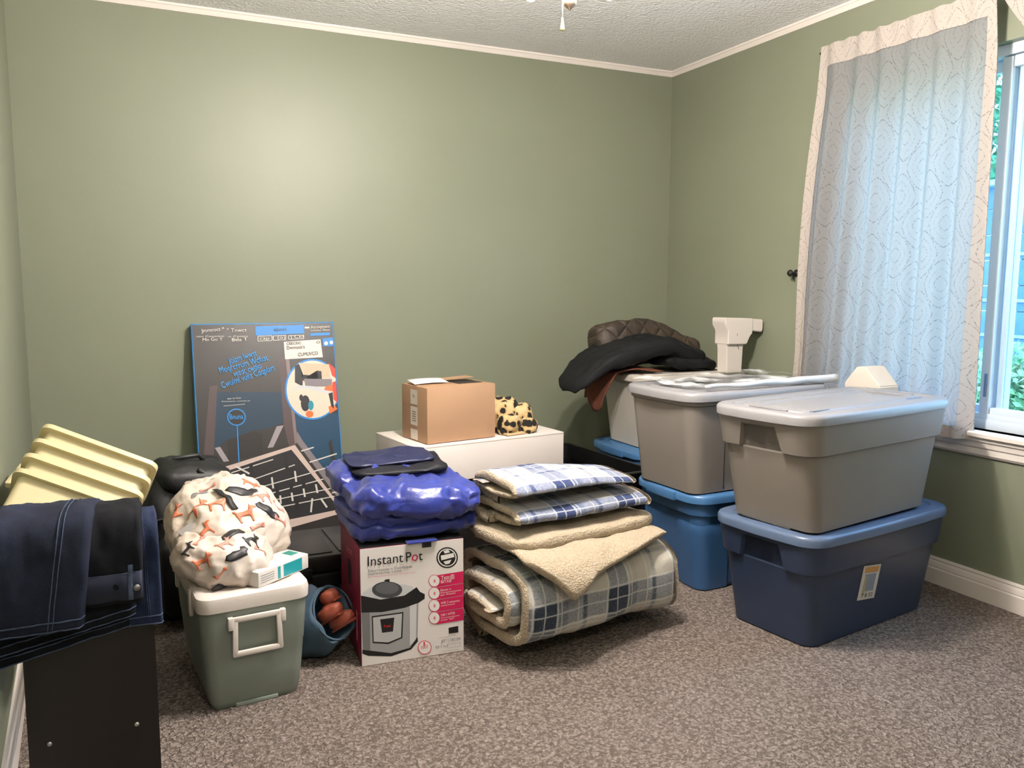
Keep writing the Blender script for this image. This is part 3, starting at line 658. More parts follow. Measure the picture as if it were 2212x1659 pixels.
TB_TXT=[
 ('label','Jmmcoct ^',(0.0438, 0.9892),(0.1451, 0.9968),0.017),
 ('label','Mn Go Y',(0.0476, 0.9482),(0.135, 0.9498),0.0156),
 ('label','" Tnwct',(0.157, 0.9887),(0.2446, 0.9894),0.017),
 ('label','Btla T',(0.1762, 0.9448),(0.2453, 0.9469),0.0156),
 ('label','-mn Cocomm',(0.0185, 0.9671),(0.1421, 0.9667),0.0085),
 ('label','-n Coccm',(0.1556, 0.9637),(0.2482, 0.9641),0.0085),
 ('bluet','Joizm lwwst',(0.1577, 0.8377),(0.2854, 0.8753),0.0298),
 ('bluet','Moqrcrrum Wdfast',(0.1154, 0.7963),(0.3351, 0.8509),0.0298),
 ('bluet','vezdc cwdio',(0.176, 0.778),(0.3028, 0.8148),0.0284),
 ('bluet','Cwulml vuliz Cdqplart',(0.1207, 0.7272),(0.3644, 0.803),0.0298),
 ('inkt','aJoci',(0.3675, 0.9901),(0.4283, 0.9922),0.0142),
 ('label','cap 1 (o)',(0.3025, 0.9481),(0.4192, 0.9518),0.0156),
 ('label','J CEI',(0.4422, 0.9512),(0.5054, 0.955),0.0142),
 ('label','Ascoqmocc',(0.5438, 0.998),(0.6372, 1.0016),0.0142),
 ('label','Dcococ Oaco',(0.5429, 0.9843),(0.6361, 0.9864),0.0099),
 ('inkt','CEECEIC',(0.4239, 0.9219),(0.4934, 0.924),0.0128),
 ('inkt',"Dwmoot's",(0.4245, 0.8996),(0.5088, 0.9031),0.017),
 ('inkt','CUMUVCO',(0.475, 0.8648),(0.5704, 0.8697),0.017),
 ('inkt','O',(0.5673, 0.9247),(0.5843, 0.9256),0.0128),
 ('bluet','Bnuna',(0.1451, 0.5818),(0.2051, 0.5804),0.0241),
 ('label','wn it Cm',(0.1392, 0.6742),(0.1999, 0.6747),0.0085),
 ('label','Enmocococ cocoom an',(0.1154, 0.6639),(0.2392, 0.6607),0.0057),
 ('label','mmococococmno',(0.1221, 0.6428),(0.217, 0.6463),0.0064),
]
IP_ART=[
('steel',[(0.0086,0.2441),(0.0384,0.2621),(0.1412,0.2532),(0.1673,0.2432),(0.1768,0.2286),(0.1408,0.2178),(0.0631,0.2149),(0.0062,0.2292)]),
('metal',[(0.0015,0.1818),(0.1865,0.187),(0.1817,0.0661),(0.1562,0.0384),(0.0948,0.0302),(0.0043,0.0536)]),
('metal2',[(0.1579,0.182),(0.1799,0.1857),(0.1764,0.0624),(0.1563,0.0475)]),
('metal3',[(0.0015,0.1796),(0.0285,0.1802),(0.0283,0.0462),(0.0043,0.0536)]),
('black',[(0.0013,0.2351),(0.0631,0.2136),(0.1408,0.2164),(0.1805,0.2392),(0.1913,0.2222),(0.2076,0.212),(0.2066,0.1969),(0.1865,0.1861),(0.1403,0.1755),(0.0667,0.1717),(0.0007,0.1793)]),
('black',[(0.0031,0.0574),(0.0948,0.0311),(0.1562,0.0393),(0.1818,0.0724),(0.183,0.0569),(0.1605,0.0332),(0.0946,0.0203),(0.0217,0.0339),(0.0032,0.044)]),
('knob',[(0.1336,0.2365),(0.1326,0.2423),(0.1295,0.2482),(0.1245,0.2538),(0.1177,0.2589),(0.1095,0.2633),(0.1003,0.2668),(0.0904,0.2692),(0.0803,0.2705),(0.0704,0.2706),(0.0612,0.2695),(0.0531,0.2672),(0.0463,0.2638),(0.0412,0.2596),(0.038,0.2546),(0.0369,0.2491),(0.0378,0.2434),(0.0408,0.2376),(0.0458,0.232),(0.0524,0.2269),(0.0605,0.2225),(0.0696,0.2189),(0.0795,0.2164),(0.0896,0.215),(0.0996,0.2149),(0.1089,0.216),(0.1172,0.2182),(0.1241,0.2216),(0.1293,0.2259),(0.1325,0.2309)]),
('knob2',[(0.1229,0.2432),(0.1218,0.2481),(0.1186,0.253),(0.1135,0.2576),(0.1067,0.2616),(0.0987,0.2649),(0.0898,0.2671),(0.0808,0.2683),(0.072,0.2683),(0.0639,0.2671),(0.0572,0.2648),(0.052,0.2616),(0.0487,0.2576),(0.0476,0.253),(0.0486,0.2481),(0.0517,0.2433),(0.0567,0.2387),(0.0634,0.2347),(0.0714,0.2314),(0.0802,0.2291),(0.0893,0.2279),(0.0981,0.2278),(0.1063,0.229),(0.1131,0.2313),(0.1184,0.2345),(0.1217,0.2386)]),
('black',[(0.0747,0.2727),(0.0812,0.2772),(0.094,0.2768),(0.093,0.2682)]),
('black',[(0.0346,0.163),(0.1366,0.1627),(0.132,0.076),(0.0866,0.0629),(0.0361,0.0743)]),
('panel',[(0.0383,0.1581),(0.1322,0.1579),(0.1277,0.0798),(0.0858,0.0684),(0.0396,0.0782)]),
('black',[(0.0612,0.1486),(0.1069,0.1482),(0.1019,0.1026),(0.0665,0.1034)]),
('black',[(0.3189,0.3207),(0.3184,0.3269),(0.3168,0.333),(0.3141,0.3388),(0.3105,0.3443),(0.3061,0.3491),(0.3009,0.3531),(0.2952,0.3564),(0.2892,0.3586),(0.2829,0.3598),(0.2767,0.36),(0.2706,0.3591),(0.265,0.3572),(0.2598,0.3543),(0.2554,0.3505),(0.2518,0.3459),(0.2491,0.3408),(0.2475,0.3351),(0.2469,0.3291),(0.2474,0.323),(0.2489,0.317),(0.2515,0.3112),(0.2551,0.3058),(0.2594,0.3009),(0.2645,0.2968),(0.2702,0.2936),(0.2762,0.2913),(0.2825,0.29),(0.2888,0.2898),(0.2949,0.2906),(0.3006,0.2925),(0.3058,0.2954),(0.3103,0.2992),(0.3139,0.3038),(0.3166,0.309),(0.3183,0.3147)]),
('white',[(0.3144,0.3213),(0.3139,0.3266),(0.3125,0.332),(0.3102,0.337),(0.307,0.3418),(0.3031,0.346),(0.2986,0.3495),(0.2937,0.3523),(0.2884,0.3543),(0.2829,0.3554),(0.2774,0.3555),(0.2721,0.3547),(0.2672,0.3531),(0.2627,0.3505),(0.2588,0.3472),(0.2556,0.3433),(0.2533,0.3388),(0.2519,0.3338),(0.2513,0.3286),(0.2518,0.3233),(0.2531,0.318),(0.2554,0.3129),(0.2585,0.3082),(0.2623,0.304),(0.2668,0.3004),(0.2718,0.2976),(0.277,0.2956),(0.2825,0.2945),(0.288,0.2943),(0.2933,0.295),(0.2983,0.2967),(0.3029,0.2992),(0.3068,0.3025),(0.31,0.3065),(0.3124,0.311),(0.3138,0.316)]),
('black',[(0.3107,0.3217),(0.3103,0.3264),(0.3091,0.3311),(0.307,0.3356),(0.3042,0.3398),(0.3008,0.3435),(0.2968,0.3466),(0.2924,0.3491),(0.2877,0.3508),(0.2829,0.3518),(0.278,0.3519),(0.2733,0.3513),(0.2689,0.3498),(0.265,0.3476),(0.2615,0.3446),(0.2587,0.3411),(0.2567,0.3371),(0.2554,0.3328),(0.2549,0.3282),(0.2553,0.3235),(0.2565,0.3188),(0.2585,0.3144),(0.2613,0.3102),(0.2647,0.3065),(0.2686,0.3033),(0.273,0.3008),(0.2777,0.2991),(0.2825,0.2981),(0.2874,0.2979),(0.2921,0.2985),(0.2966,0.3),(0.3006,0.3022),(0.3041,0.3051),(0.3069,0.3087),(0.309,0.3127),(0.3103,0.3171)]),
('white',[(0.2612,0.3342),(0.304,0.3382),(0.3071,0.3244),(0.2633,0.3183)]),
('white',[(0.2703,0.3487),(0.286,0.3514),(0.2927,0.3417),(0.2747,0.3393)]),
('white',[(0.27,0.313),(0.2971,0.3165),(0.2902,0.3039),(0.2767,0.3032)]),
('magenta',[(0.2464,0.2702),(0.3392,0.2731),(0.3395,0.2331),(0.2461,0.2307)]),
('magenta',[(0.2584,0.2503),(0.2579,0.2549),(0.2565,0.2595),(0.2543,0.2637),(0.2512,0.2673),(0.2476,0.2702),(0.2436,0.2723),(0.2393,0.2733),(0.235,0.2733),(0.231,0.2723),(0.2273,0.2703),(0.2243,0.2674),(0.222,0.2638),(0.2205,0.2596),(0.22,0.2551),(0.2204,0.2505),(0.2218,0.246),(0.224,0.2418),(0.227,0.2381),(0.2306,0.2352),(0.2347,0.2332),(0.239,0.2321),(0.2432,0.232),(0.2473,0.233),(0.251,0.235),(0.2541,0.2379),(0.2564,0.2415),(0.2578,0.2457)]),
('white',[(0.2566,0.2505),(0.2562,0.2547),(0.2549,0.2589),(0.2528,0.2627),(0.2501,0.2661),(0.2468,0.2687),(0.2431,0.2706),(0.2393,0.2715),(0.2354,0.2715),(0.2317,0.2706),(0.2284,0.2688),(0.2256,0.2661),(0.2236,0.2628),(0.2222,0.259),(0.2218,0.2549),(0.2222,0.2507),(0.2234,0.2465),(0.2254,0.2427),(0.2282,0.2394),(0.2314,0.2367),(0.2351,0.2348),(0.239,0.2339),(0.2429,0.2338),(0.2465,0.2348),(0.2499,0.2366),(0.2527,0.2392),(0.2548,0.2425),(0.2561,0.2463)]),
('pinkl',[(0.2436,0.2512),(0.2429,0.255),(0.2412,0.2575),(0.239,0.2578),(0.2372,0.2557),(0.2364,0.2522),(0.2371,0.2484),(0.2389,0.2459),(0.2411,0.2456),(0.2429,0.2476)]),
('magenta',[(0.2461,0.2287),(0.3391,0.2314),(0.3394,0.1912),(0.2458,0.1891)]),
('magenta',[(0.2581,0.2089),(0.2576,0.2135),(0.2562,0.2181),(0.2539,0.2223),(0.2509,0.226),(0.2473,0.2289),(0.2432,0.231),(0.239,0.2321),(0.2347,0.2321),(0.2306,0.2311),(0.227,0.2291),(0.2239,0.2263),(0.2216,0.2227),(0.2201,0.2185),(0.2196,0.214),(0.2201,0.2093),(0.2214,0.2048),(0.2237,0.2005),(0.2267,0.1968),(0.2303,0.1939),(0.2343,0.1918),(0.2386,0.1907),(0.2429,0.1907),(0.247,0.1916),(0.2507,0.1936),(0.2537,0.1965),(0.2561,0.2001),(0.2575,0.2043)]),
('white',[(0.2563,0.2091),(0.2559,0.2134),(0.2546,0.2175),(0.2525,0.2214),(0.2498,0.2247),(0.2465,0.2274),(0.2428,0.2293),(0.2389,0.2303),(0.2351,0.2303),(0.2314,0.2294),(0.2281,0.2276),(0.2253,0.225),(0.2232,0.2217),(0.2219,0.2179),(0.2214,0.2137),(0.2218,0.2095),(0.223,0.2053),(0.2251,0.2015),(0.2278,0.1981),(0.2311,0.1954),(0.2348,0.1935),(0.2386,0.1925),(0.2425,0.1925),(0.2462,0.1934),(0.2496,0.1952),(0.2524,0.1978),(0.2545,0.2011),(0.2558,0.2049)]),
('pinkl',[(0.2433,0.2099),(0.2426,0.2137),(0.2408,0.2162),(0.2386,0.2165),(0.2368,0.2145),(0.2361,0.2109),(0.2367,0.2071),(0.2385,0.2046),(0.2407,0.2043),(0.2425,0.2063)]),
('magenta',[(0.2458,0.187),(0.3389,0.1895),(0.3392,0.1492),(0.2454,0.1473)]),
('magenta',[(0.2578,0.1673),(0.2573,0.172),(0.2559,0.1766),(0.2536,0.1809),(0.2506,0.1846),(0.247,0.1875),(0.2429,0.1896),(0.2386,0.1907),(0.2343,0.1908),(0.2303,0.1898),(0.2266,0.1878),(0.2235,0.185),(0.2212,0.1814),(0.2198,0.1772),(0.2192,0.1726),(0.2197,0.168),(0.2211,0.1634),(0.2233,0.1591),(0.2263,0.1554),(0.2299,0.1524),(0.234,0.1503),(0.2383,0.1492),(0.2426,0.1491),(0.2467,0.1501),(0.2503,0.152),(0.2534,0.1549),(0.2558,0.1585),(0.2572,0.1627)]),
('white',[(0.256,0.1676),(0.2555,0.1718),(0.2543,0.176),(0.2522,0.1799),(0.2495,0.1833),(0.2462,0.186),(0.2425,0.1879),(0.2386,0.1889),(0.2347,0.189),(0.231,0.1881),(0.2277,0.1863),(0.2249,0.1836),(0.2228,0.1804),(0.2215,0.1765),(0.221,0.1724),(0.2214,0.1681),(0.2227,0.1639),(0.2247,0.1601),(0.2274,0.1567),(0.2307,0.154),(0.2344,0.152),(0.2383,0.151),(0.2422,0.1509),(0.2459,0.1518),(0.2492,0.1536),(0.252,0.1562),(0.2542,0.1595),(0.2555,0.1634)]),
('pinkl',[(0.2429,0.1685),(0.2423,0.1723),(0.2405,0.1748),(0.2383,0.1751),(0.2365,0.1731),(0.2358,0.1694),(0.2364,0.1656),(0.2382,0.1631),(0.2404,0.1628),(0.2422,0.1648)]),
('magenta',[(0.2454,0.1452),(0.3387,0.1474),(0.339,0.1069),(0.2451,0.1053)]),
('magenta',[(0.2574,0.1256),(0.257,0.1303),(0.2556,0.1349),(0.2533,0.1392),(0.2503,0.143),(0.2466,0.146),(0.2426,0.1481),(0.2383,0.1492),(0.234,0.1493),(0.2299,0.1483),(0.2262,0.1464),(0.2232,0.1435),(0.2208,0.1399),(0.2194,0.1357),(0.2189,0.1312),(0.2193,0.1265),(0.2207,0.1219),(0.2229,0.1176),(0.226,0.1139),(0.2296,0.1108),(0.2336,0.1087),(0.2379,0.1075),(0.2422,0.1074),(0.2463,0.1084),(0.25,0.1103),(0.2531,0.1132),(0.2555,0.1168),(0.2569,0.121)]),
('white',[(0.2556,0.1259),(0.2552,0.1302),(0.254,0.1344),(0.2519,0.1383),(0.2491,0.1417),(0.2458,0.1444),(0.2421,0.1464),(0.2383,0.1474),(0.2344,0.1475),(0.2307,0.1466),(0.2273,0.1448),(0.2246,0.1422),(0.2225,0.1389),(0.2211,0.1351),(0.2207,0.1309),(0.2211,0.1266),(0.2223,0.1224),(0.2243,0.1185),(0.2271,0.1151),(0.2304,0.1124),(0.2341,0.1104),(0.2379,0.1094),(0.2419,0.1093),(0.2456,0.1101),(0.2489,0.1119),(0.2517,0.1145),(0.2538,0.1178),(0.2552,0.1217)]),
('pinkl',[(0.2426,0.1268),(0.2419,0.1307),(0.2402,0.1332),(0.2379,0.1335),(0.2361,0.1315),(0.2354,0.1279),(0.2361,0.124),(0.2378,0.1215),(0.2401,0.1212),(0.2419,0.1232)]),
('black',[(0.2858,0.0877),(0.3187,0.0892),(0.3191,0.0671),(0.2865,0.0674)]),
('ring',[(0.2278,0.0294),(0.2274,0.0344),(0.2259,0.0393),(0.2236,0.044),(0.2204,0.0482),(0.2166,0.0517),(0.2122,0.0544),(0.2076,0.0561),(0.2028,0.0568),(0.1982,0.0565),(0.1938,0.0552),(0.19,0.0529),(0.1868,0.0497),(0.1844,0.0458),(0.1828,0.0414),(0.1823,0.0366),(0.1827,0.0316),(0.1842,0.0267),(0.1865,0.022),(0.1896,0.0178),(0.1934,0.0143),(0.1977,0.0116),(0.2024,0.0098),(0.2071,0.0091),(0.2118,0.0093),(0.2162,0.0107),(0.2201,0.0129),(0.2233,0.0161),(0.2258,0.02),(0.2273,0.0245)]),
('white',[(0.2256,0.0297),(0.2252,0.0343),(0.2239,0.0387),(0.2218,0.0429),(0.2189,0.0467),(0.2154,0.0499),(0.2115,0.0523),(0.2073,0.0539),(0.2031,0.0545),(0.1989,0.0543),(0.1949,0.0531),(0.1914,0.051),(0.1885,0.0481),(0.1864,0.0446),(0.185,0.0406),(0.1845,0.0362),(0.1849,0.0317),(0.1862,0.0273),(0.1883,0.0231),(0.1911,0.0193),(0.1946,0.0161),(0.1985,0.0137),(0.2026,0.0121),(0.2069,0.0114),(0.2112,0.0116),(0.2151,0.0128),(0.2186,0.0149),(0.2215,0.0178),(0.2237,0.0213),(0.2251,0.0253)]),
('greyl',[(0.2525,0.0568),(0.3118,0.0583),(0.3116,0.0597),(0.2523,0.0582)]),
('greyl',[(0.281,0.0318),(0.3255,0.0318),(0.3253,0.0332),(0.2808,0.0332)]),
('greyl',[(0.2809,0.018),(0.3254,0.0179),(0.3252,0.0193),(0.2807,0.0194)]),
('greyl',[(0.2635,0.0093),(0.323,0.0067),(0.3229,0.0081),(0.2633,0.0107)]),
('greyl',[(0.2802,0.0326),(0.2801,0.0188),(0.2815,0.0186),(0.2815,0.0324)]),
('greyl',[(0.3247,0.0326),(0.3246,0.0187),(0.326,0.0185),(0.326,0.0324)]),
]
IP_TXT=[
 ('black','Instant',(0.0248, 0.3277),(0.1378, 0.3282),0.0318),
 ('black','P',(0.1474, 0.3271),(0.1648, 0.3276),0.0318),
 ('magenta','o',(0.1657, 0.3275),(0.1858, 0.3274),0.0318),
 ('black','t',(0.188, 0.3271),(0.2012, 0.3273),0.0318),
 ('greyt','Ealurrsesses n Eoomoaaa',(0.0265, 0.3071),(0.1659, 0.3063),0.0097),
 ('greyt','MUETIFUNCTMIL/ COOKR',(0.0263, 0.2971),(0.1322, 0.2963),0.0071),
 ('pinkl','& Irommmno Cocrml  Mrmes moo',(0.0262, 0.2898),(0.1766, 0.2882),0.0044),
 ('white','Txzc@',(0.2615, 0.2535),(0.3067, 0.2545),0.0133),
 ('white','BITXB',(0.2614, 0.2418),(0.2958, 0.2423),0.0097),
 ('white','Eeooc n',(0.2595, 0.2154),(0.2943, 0.2158),0.008),
 ('white','Dmnooommococo',(0.2594, 0.2078),(0.3284, 0.2086),0.0053),
 ('white','aor Anomc',(0.2593, 0.1997),(0.3101, 0.201),0.0062),
 ('white','WEI 2 omoooo',(0.26, 0.1715),(0.3237, 0.1728),0.008),
 ('white','oooooooot',(0.26, 0.1643),(0.3076, 0.165),0.0053),
 ('white','DEI i HTES',(0.2606, 0.1306),(0.3075, 0.1321),0.008),
 ('white','moccomoocno',(0.2597, 0.1235),(0.3235, 0.1234),0.0044),
 ('white','onour "bol"',(0.2596, 0.1153),(0.3051, 0.116),0.0053),
 ('redt','P:om',(0.0732, 0.1193),(0.0939, 0.1198),0.0097),
 ('ring','XOOX',(0.1925, 0.0291),(0.2162, 0.0308),0.0115),
 ('ring','1',(0.2015, 0.0413),(0.206, 0.0415),0.0115),
 ('greyt','JET / | CBCOM',(0.26, 0.0403),(0.3254, 0.0403),0.0097),
 ('greyt','O / n.l',(0.2418, 0.024),(0.2817, 0.0241),0.008),
]
PC = dict(teal=(22, 50, 70), teal2=(16, 60, 88), teal3=(30, 130, 150), post=(78, 64, 65), post2=(122, 106, 108), dk=(36, 33, 32), gry=(150, 142, 148), gry2=(122, 114, 118),
 frame=(196, 176, 168), blk=(32, 31, 34), wht=(205, 200, 195), ink=(26, 24, 26), blue=(34, 124, 196), beige=(224, 202, 184), tan=(205, 178, 150), steel=(196, 198, 202), orange=(214, 104, 52),
 red=(200, 62, 44), label=(216, 208, 200), brown=(36, 31, 29), bluet=(40, 150, 226), inkt=(40, 38, 40), metal=(150, 150, 152), metal2=(200, 200, 202), metal3=(110, 110, 112), black=(24, 24, 26),
 knob=(64, 66, 70), knob2=(92, 94, 98), panel=(176, 176, 178), white=(226, 222, 220), magenta=(196, 28, 84), pinkl=(214, 120, 140), ring=(208, 44, 70), greyl=(170, 166, 166), greyt=(92, 88, 90), redt=(220, 40, 40))
def pm(c): return mat('ink_'+c, PC[c], .45, .4)
def tall_box():
    t = thing('flat_carton', 'tall flat dark printed carton leaning against back wall', 'carton', (.663, -.268, .013))
    th = math.atan2(.203, .98); Wb, Hb, D = .657, 1.031, .058
    R = Matrix.Rotation(PI/2-th, 4, 'X')          # local x = width, y = up the face, z = out of the face
    BL = mat('carton_blue_edge', (38, 116, 176), .5); BR = mat('carton_brown', PC['brown'], .42, .5, var=(6, .12))
    b = box('carton_side', (Wb/2, Hb/2, -D/2), (Wb, Hb, D), BL, t, .004); b.matrix_local = R
    f = box('printed_face', (Wb/2, Hb/2, .0004), (Wb-.012, Hb-.012, .001), BR, t); f.matrix_local = R
    z = .0012
    nm = dict(label='label_patch', blue='print_blue', beige='photo_disc')
    for i, (c, P) in enumerate(TB_ART):
        P = [(min(max(x, .008), Wb-.008), min(max(y, .02), Hb-.008)) for x, y in P]
        poly(nm.get(c, 'print_patch'), P, pm(c), f, z+i*.00003)
    for i, (c, s, a, bb, h) in enumerate(TB_TXT): text('lettering', s, a, bb, h, pm(c), f, z+.0045+i*.00002)
tall_box()
def cooker_box():
    t = thing('cooker_carton', 'white printed pressure cooker carton under folded blue sleeping bag', 'carton', (1.021, -1.662, 0), math.atan2(-.026, .341))
    Wb, Hb, D = .339, .385, .375
    WH = mat('carton_white', (222, 216, 214), .4, .5); MG = mat('carton_crimson', (120, 18, 50), .45, .5, var=(9, .3)); BK = mat('carton_black', (20, 19, 20), .45)
    box('carton_body', (Wb/2, D/2, Hb/2), (Wb, D, Hb-.001), MG, t, .003)
    R = Matrix.Rotation(PI/2, 4, 'X')
    f = box('printed_face', (Wb/2, -.0005, Hb/2), (Wb-.003, .001, Hb-.003), WH, t)
    for i, (c, P) in enumerate(IP_ART):
        P = [(min(max(x, .002), Wb-.002), min(max(y, .002), Hb-.003)) for x, y in P]
        poly('print_patch', P, pm(c), f, .0012+i*.00003, R)
    for i, (c, s, a, b, h) in enumerate(IP_TXT): text('lettering', s, a, b, h, pm(c), f, .003+i*.00002, R)
    tp = box('top_flap', (Wb/2, D*.24, Hb+.0005), (Wb-.004, D*.47, .002), BK, t)
    box('top_flap', (Wb/2, D*.75, Hb+.0005), (Wb-.004, D*.47, .002), BK, t)
    box('closing_tab', (.215, -.0016, Hb-.008), (.03, .002, .02), BK, t)
    RL = Matrix.Translation((-.0012, 0, 0)) @ Matrix.Rotation(-PI/2, 4, 'Z') @ R
    E = lambda cx, cy, rx, ry: [(cx+rx*math.cos(2*PI*k/20), cy+ry*math.sin(2*PI*k/20)) for k in range(20)]
    poly('hand_hole', E(-.19, .25, .035, .045), BK, t, .0, RL)
    poly('print_patch', [(-.08, .06), (-.05, .06), (-.05, .16), (-.08, .16)], pm('pinkl'), t, 0, RL); poly('print_patch', [(-.13, .08), (-.1, .08), (-.1, .17), (-.13, .17)], pm('ring'), t, 0, RL)
    text('lettering', 'pot', (-.24, .31), (-.13, .32), .025, pm('pinkl'), t, 0, RL)
cooker_box()
def card_boxes():
    WB = mat('white_card', (226, 216, 210), .5, .4, var=(4, .03)); ED = mat('card_edge', (200, 186, 172), .7)
    t = thing('white_carton', 'long white carton lying across the black bins', 'carton', (1.83, -.59, .355), .115)
    box('carton_body', (0, 0, .083), (.765, .43, .166), WB, t, .003)
    box('lid_seam', (0, -.2155, .160), (.765, .001, .0025), ED, t); box('lid_seam', (-.3828, 0, .160), (.001, .43, .0025), ED, t)
    box('edge_fold', (-.379, -.2157, .08), (.004, .001, .16), ED, t)
    KB = mat('kraft_card', (172, 136, 106), .6, .3, var=(3, .05)); KD = mat('opening_shade', (40, 30, 24), .8); LB = mat('label_white', (222, 210, 196), .5)
    c = thing('cardboard_box', 'brown cardboard box with open flap standing on white carton', 'cardboard box', (1.541, -.814, .524), .165)
    Wb, D, Hb = .347, .235, .242
    box('carton_body', (Wb/2, D/2, Hb/2), (Wb, D, Hb), KB, c, .002)
    box('opening', (.262, .12, Hb+.0006), (.13, .1, .001), KD, c)  # dark plate on a solid box; shade of the inside put into its colour
    box('flap', (.28, .075, Hb+.004), (.13, .055, .003), KB, c, rot=(-.10, 0, 0)); box('flap', (.26, .19, Hb+.006), (.15, .07, .003), KB, c, rot=(.0, -.03, 0))
    box('top_tape', (.09, .11, Hb+.0008), (.18, .03, .001), mat('tape_tan', (186, 148, 112), .3), c)
    RL = Matrix.Translation((-.0012, 0, 0)) @ Matrix.Rotation(-PI/2, 4, 'Z') @ Matrix.Rotation(PI/2, 4, 'X')
    for (x0, x1, y0, y1) in ((-.15, -.085, .16, .225), (-.15, -.085, .068, .15), (-.15, -.085, .005, .05)):
        lb = poly('address_label', [(x0, y0), (x1, y0), (x1, y1), (x0, y1)], LB, c, 0, RL)
    for k in range(5): poly('label_print', [(-.135+.0, .085+k*.01), (-.1, .085+k*.01), (-.1, .0895+k*.01), (-.135, .0895+k*.01)], mat('label_grey', (130, 118, 106), .6), c, .0004, RL)
    text('lettering', 'h', (-.127, .19), (-.112, .19), .015, pm('inkt'), c, .0004, RL)
    # loose envelope on the box
    V = []; F = []
    for i in range(9):
        for j in range(5):
            a, b = i/8, j/4; V.append((a*.165, b*.09, .004+.012*(b)+.004*math.sin(a*3)))
    for i in range(8):
        for j in range(4): q = i*5+j; F.append((q, q+5, q+6, q+1))
    p = mobj('paper_slip', V, F, mat('paper_white', (232, 226, 222), .6), None, loc=(1.525, -.70, .768), rot=(0, 0, .09))
    tag(p, 'white paper slip lying on top of cardboard box', 'paper')
    sm = p.modifiers.new('thickness', 'SOLIDIFY'); sm.thickness = .0015
    text('lettering', 'oi-4s', (.07, .035), (.11, .035), .012, pm('inkt'), p, .0135)
    # leopard print slipper bundle
    k = NT('leopard_plush'); co = k.coord('Object'); v = k.voro(co, 26); nz = k.noise(co, 30, 2)
    d = k.math('ADD', v.outputs['Distance'], k.math('MULTIPLY', nz, .35))
    k.put(k.b.inputs['Base Color'], k.ramp(d, [(.60, lin((24, 20, 16))), (.66, lin((190, 158, 108))), (.9, lin((204, 176, 128)))]))
    k.b.inputs['Roughness'].default_value = .9; k.bump(k.noise(co, 120, 3), .5, .006)
    s = thing('plush_bundle', 'crumpled leopard print plush cloth on white carton', 'cloth', (2.005, -.665, .523), .2)
    for nm, c_, sz, sd in (('fold', (-.02, .03, .075), (.075, .075, .085), 1), ('fold', (.045, .0, .062), (.065, .07, .068), 4), ('fold', (-.035, -.045, .04), (.065, .045, .045), 6), ('fold', (.06, -.05, .035), (.05, .04, .04), 9)):
        puff(nm, puff_fn(*sz, .8, .8, .018, 16, sd), k.m, s, 40, 24, loc=c_)
    b = box('sole', (-.035, -.055, .006), (.1, .07, .010), mat('sole_cream', (200, 172, 130), .8), s, .003)
card_boxes()
# ---------------------------------------------------------------- cooler
def cooler():
    t = thing('cooler', 'grey green picnic cooler with white lid and bail handle', 'cooler', (.672, -1.535, 0), .085)
    GB = m_plastic('sage_cooler', (128, 136, 127), .42); WL = m_plastic('cooler_white', (216, 206, 198), .4, False)
    def sam(tc): return [-1, -.5, 0, .5, 1]
    rings = []
    for z, a, b, r in [(0, .118, .21, .02), (.012, .124, .216, .026), (.02, .128, .22, .03), (.10, .136, .229, .032), (.165, .141, .234, .033), (.17, .1425, .2355, .033), (.28, .15, .243, .035), (.305, .151, .244, .035)]:
        rings.append([(x, y, z) for x, y, *_ in perim(a, b, r, 0, sam)])
    V, F = loft(rings); fixn(mobj('body', V, F, GB, t, auto=40))
    rings = []
    for z, a, b, r in [(.298, .150, .243, .035), (.298, .156, .249, .038), (.326, .158, .251, .04), (.338, .155, .248, .04), (.344, .146, .239, .036), (.344, .12, .213, .03), (.341, .116, .209, .03)]:
        rings.append([(x, y, z) for x, y, *_ in perim(a, b, r, 0, sam)])
    V, F = loft(rings); lid = fixn(mobj('lid', V, F, WL, t, auto=40))
    for sy in (-1, 1):
        h = thing_part('handle', t)
        y = sy*.253
        P = [(-.06, .272), (.06, .272), (.063, .172), (-.063, .172)]
        for (a, b) in ((0, 1), (1, 2), (2, 3), (3, 0)):
            (x0, z0), (x1, z1) = P[a], P[b]
            L = math.hypot(x1-x0, z1-z0)
            bar = box('bar', (0, 0, 0), (L+.012, .012, .015), WL, h, .004, loc=((x0+x1)/2, y, (z0+z1)/2), rot=(0, -math.atan2(z1-z0, x1-x0), 0))
        for sx in (-1, 1): box('pivot', (sx*.072, y*.988, .262), (.016, .02, .036), WL, h, .004)
    box('latch', (-.157, -.13, .30), (.012, .028, .075), WL, t, .004); box('latch', (-.157, .13, .30), (.012, .028, .075), WL, t, .004)
    box('foot_rail', (0, -.212, .006), (.12, .02, .012), GB, t, .003)
    box('lid_seam', (.0, .05, .3445), (.22, .002, .001), mat('seam_grey', (150, 142, 136), .6), t)
def thing_part(name, parent):
    V, F = lathe([(.004, -.002), (.004, .002)], 6, caps=(True, True)); o = mobj(name, V, F, mat('pin_white', (215, 206, 200), .5), parent); o.location = (0, 0, 0)
    for v in o.data.vertices: v.co += Vector((0, 0, .26))
    return o
cooler()
def leaf_prints(): pass
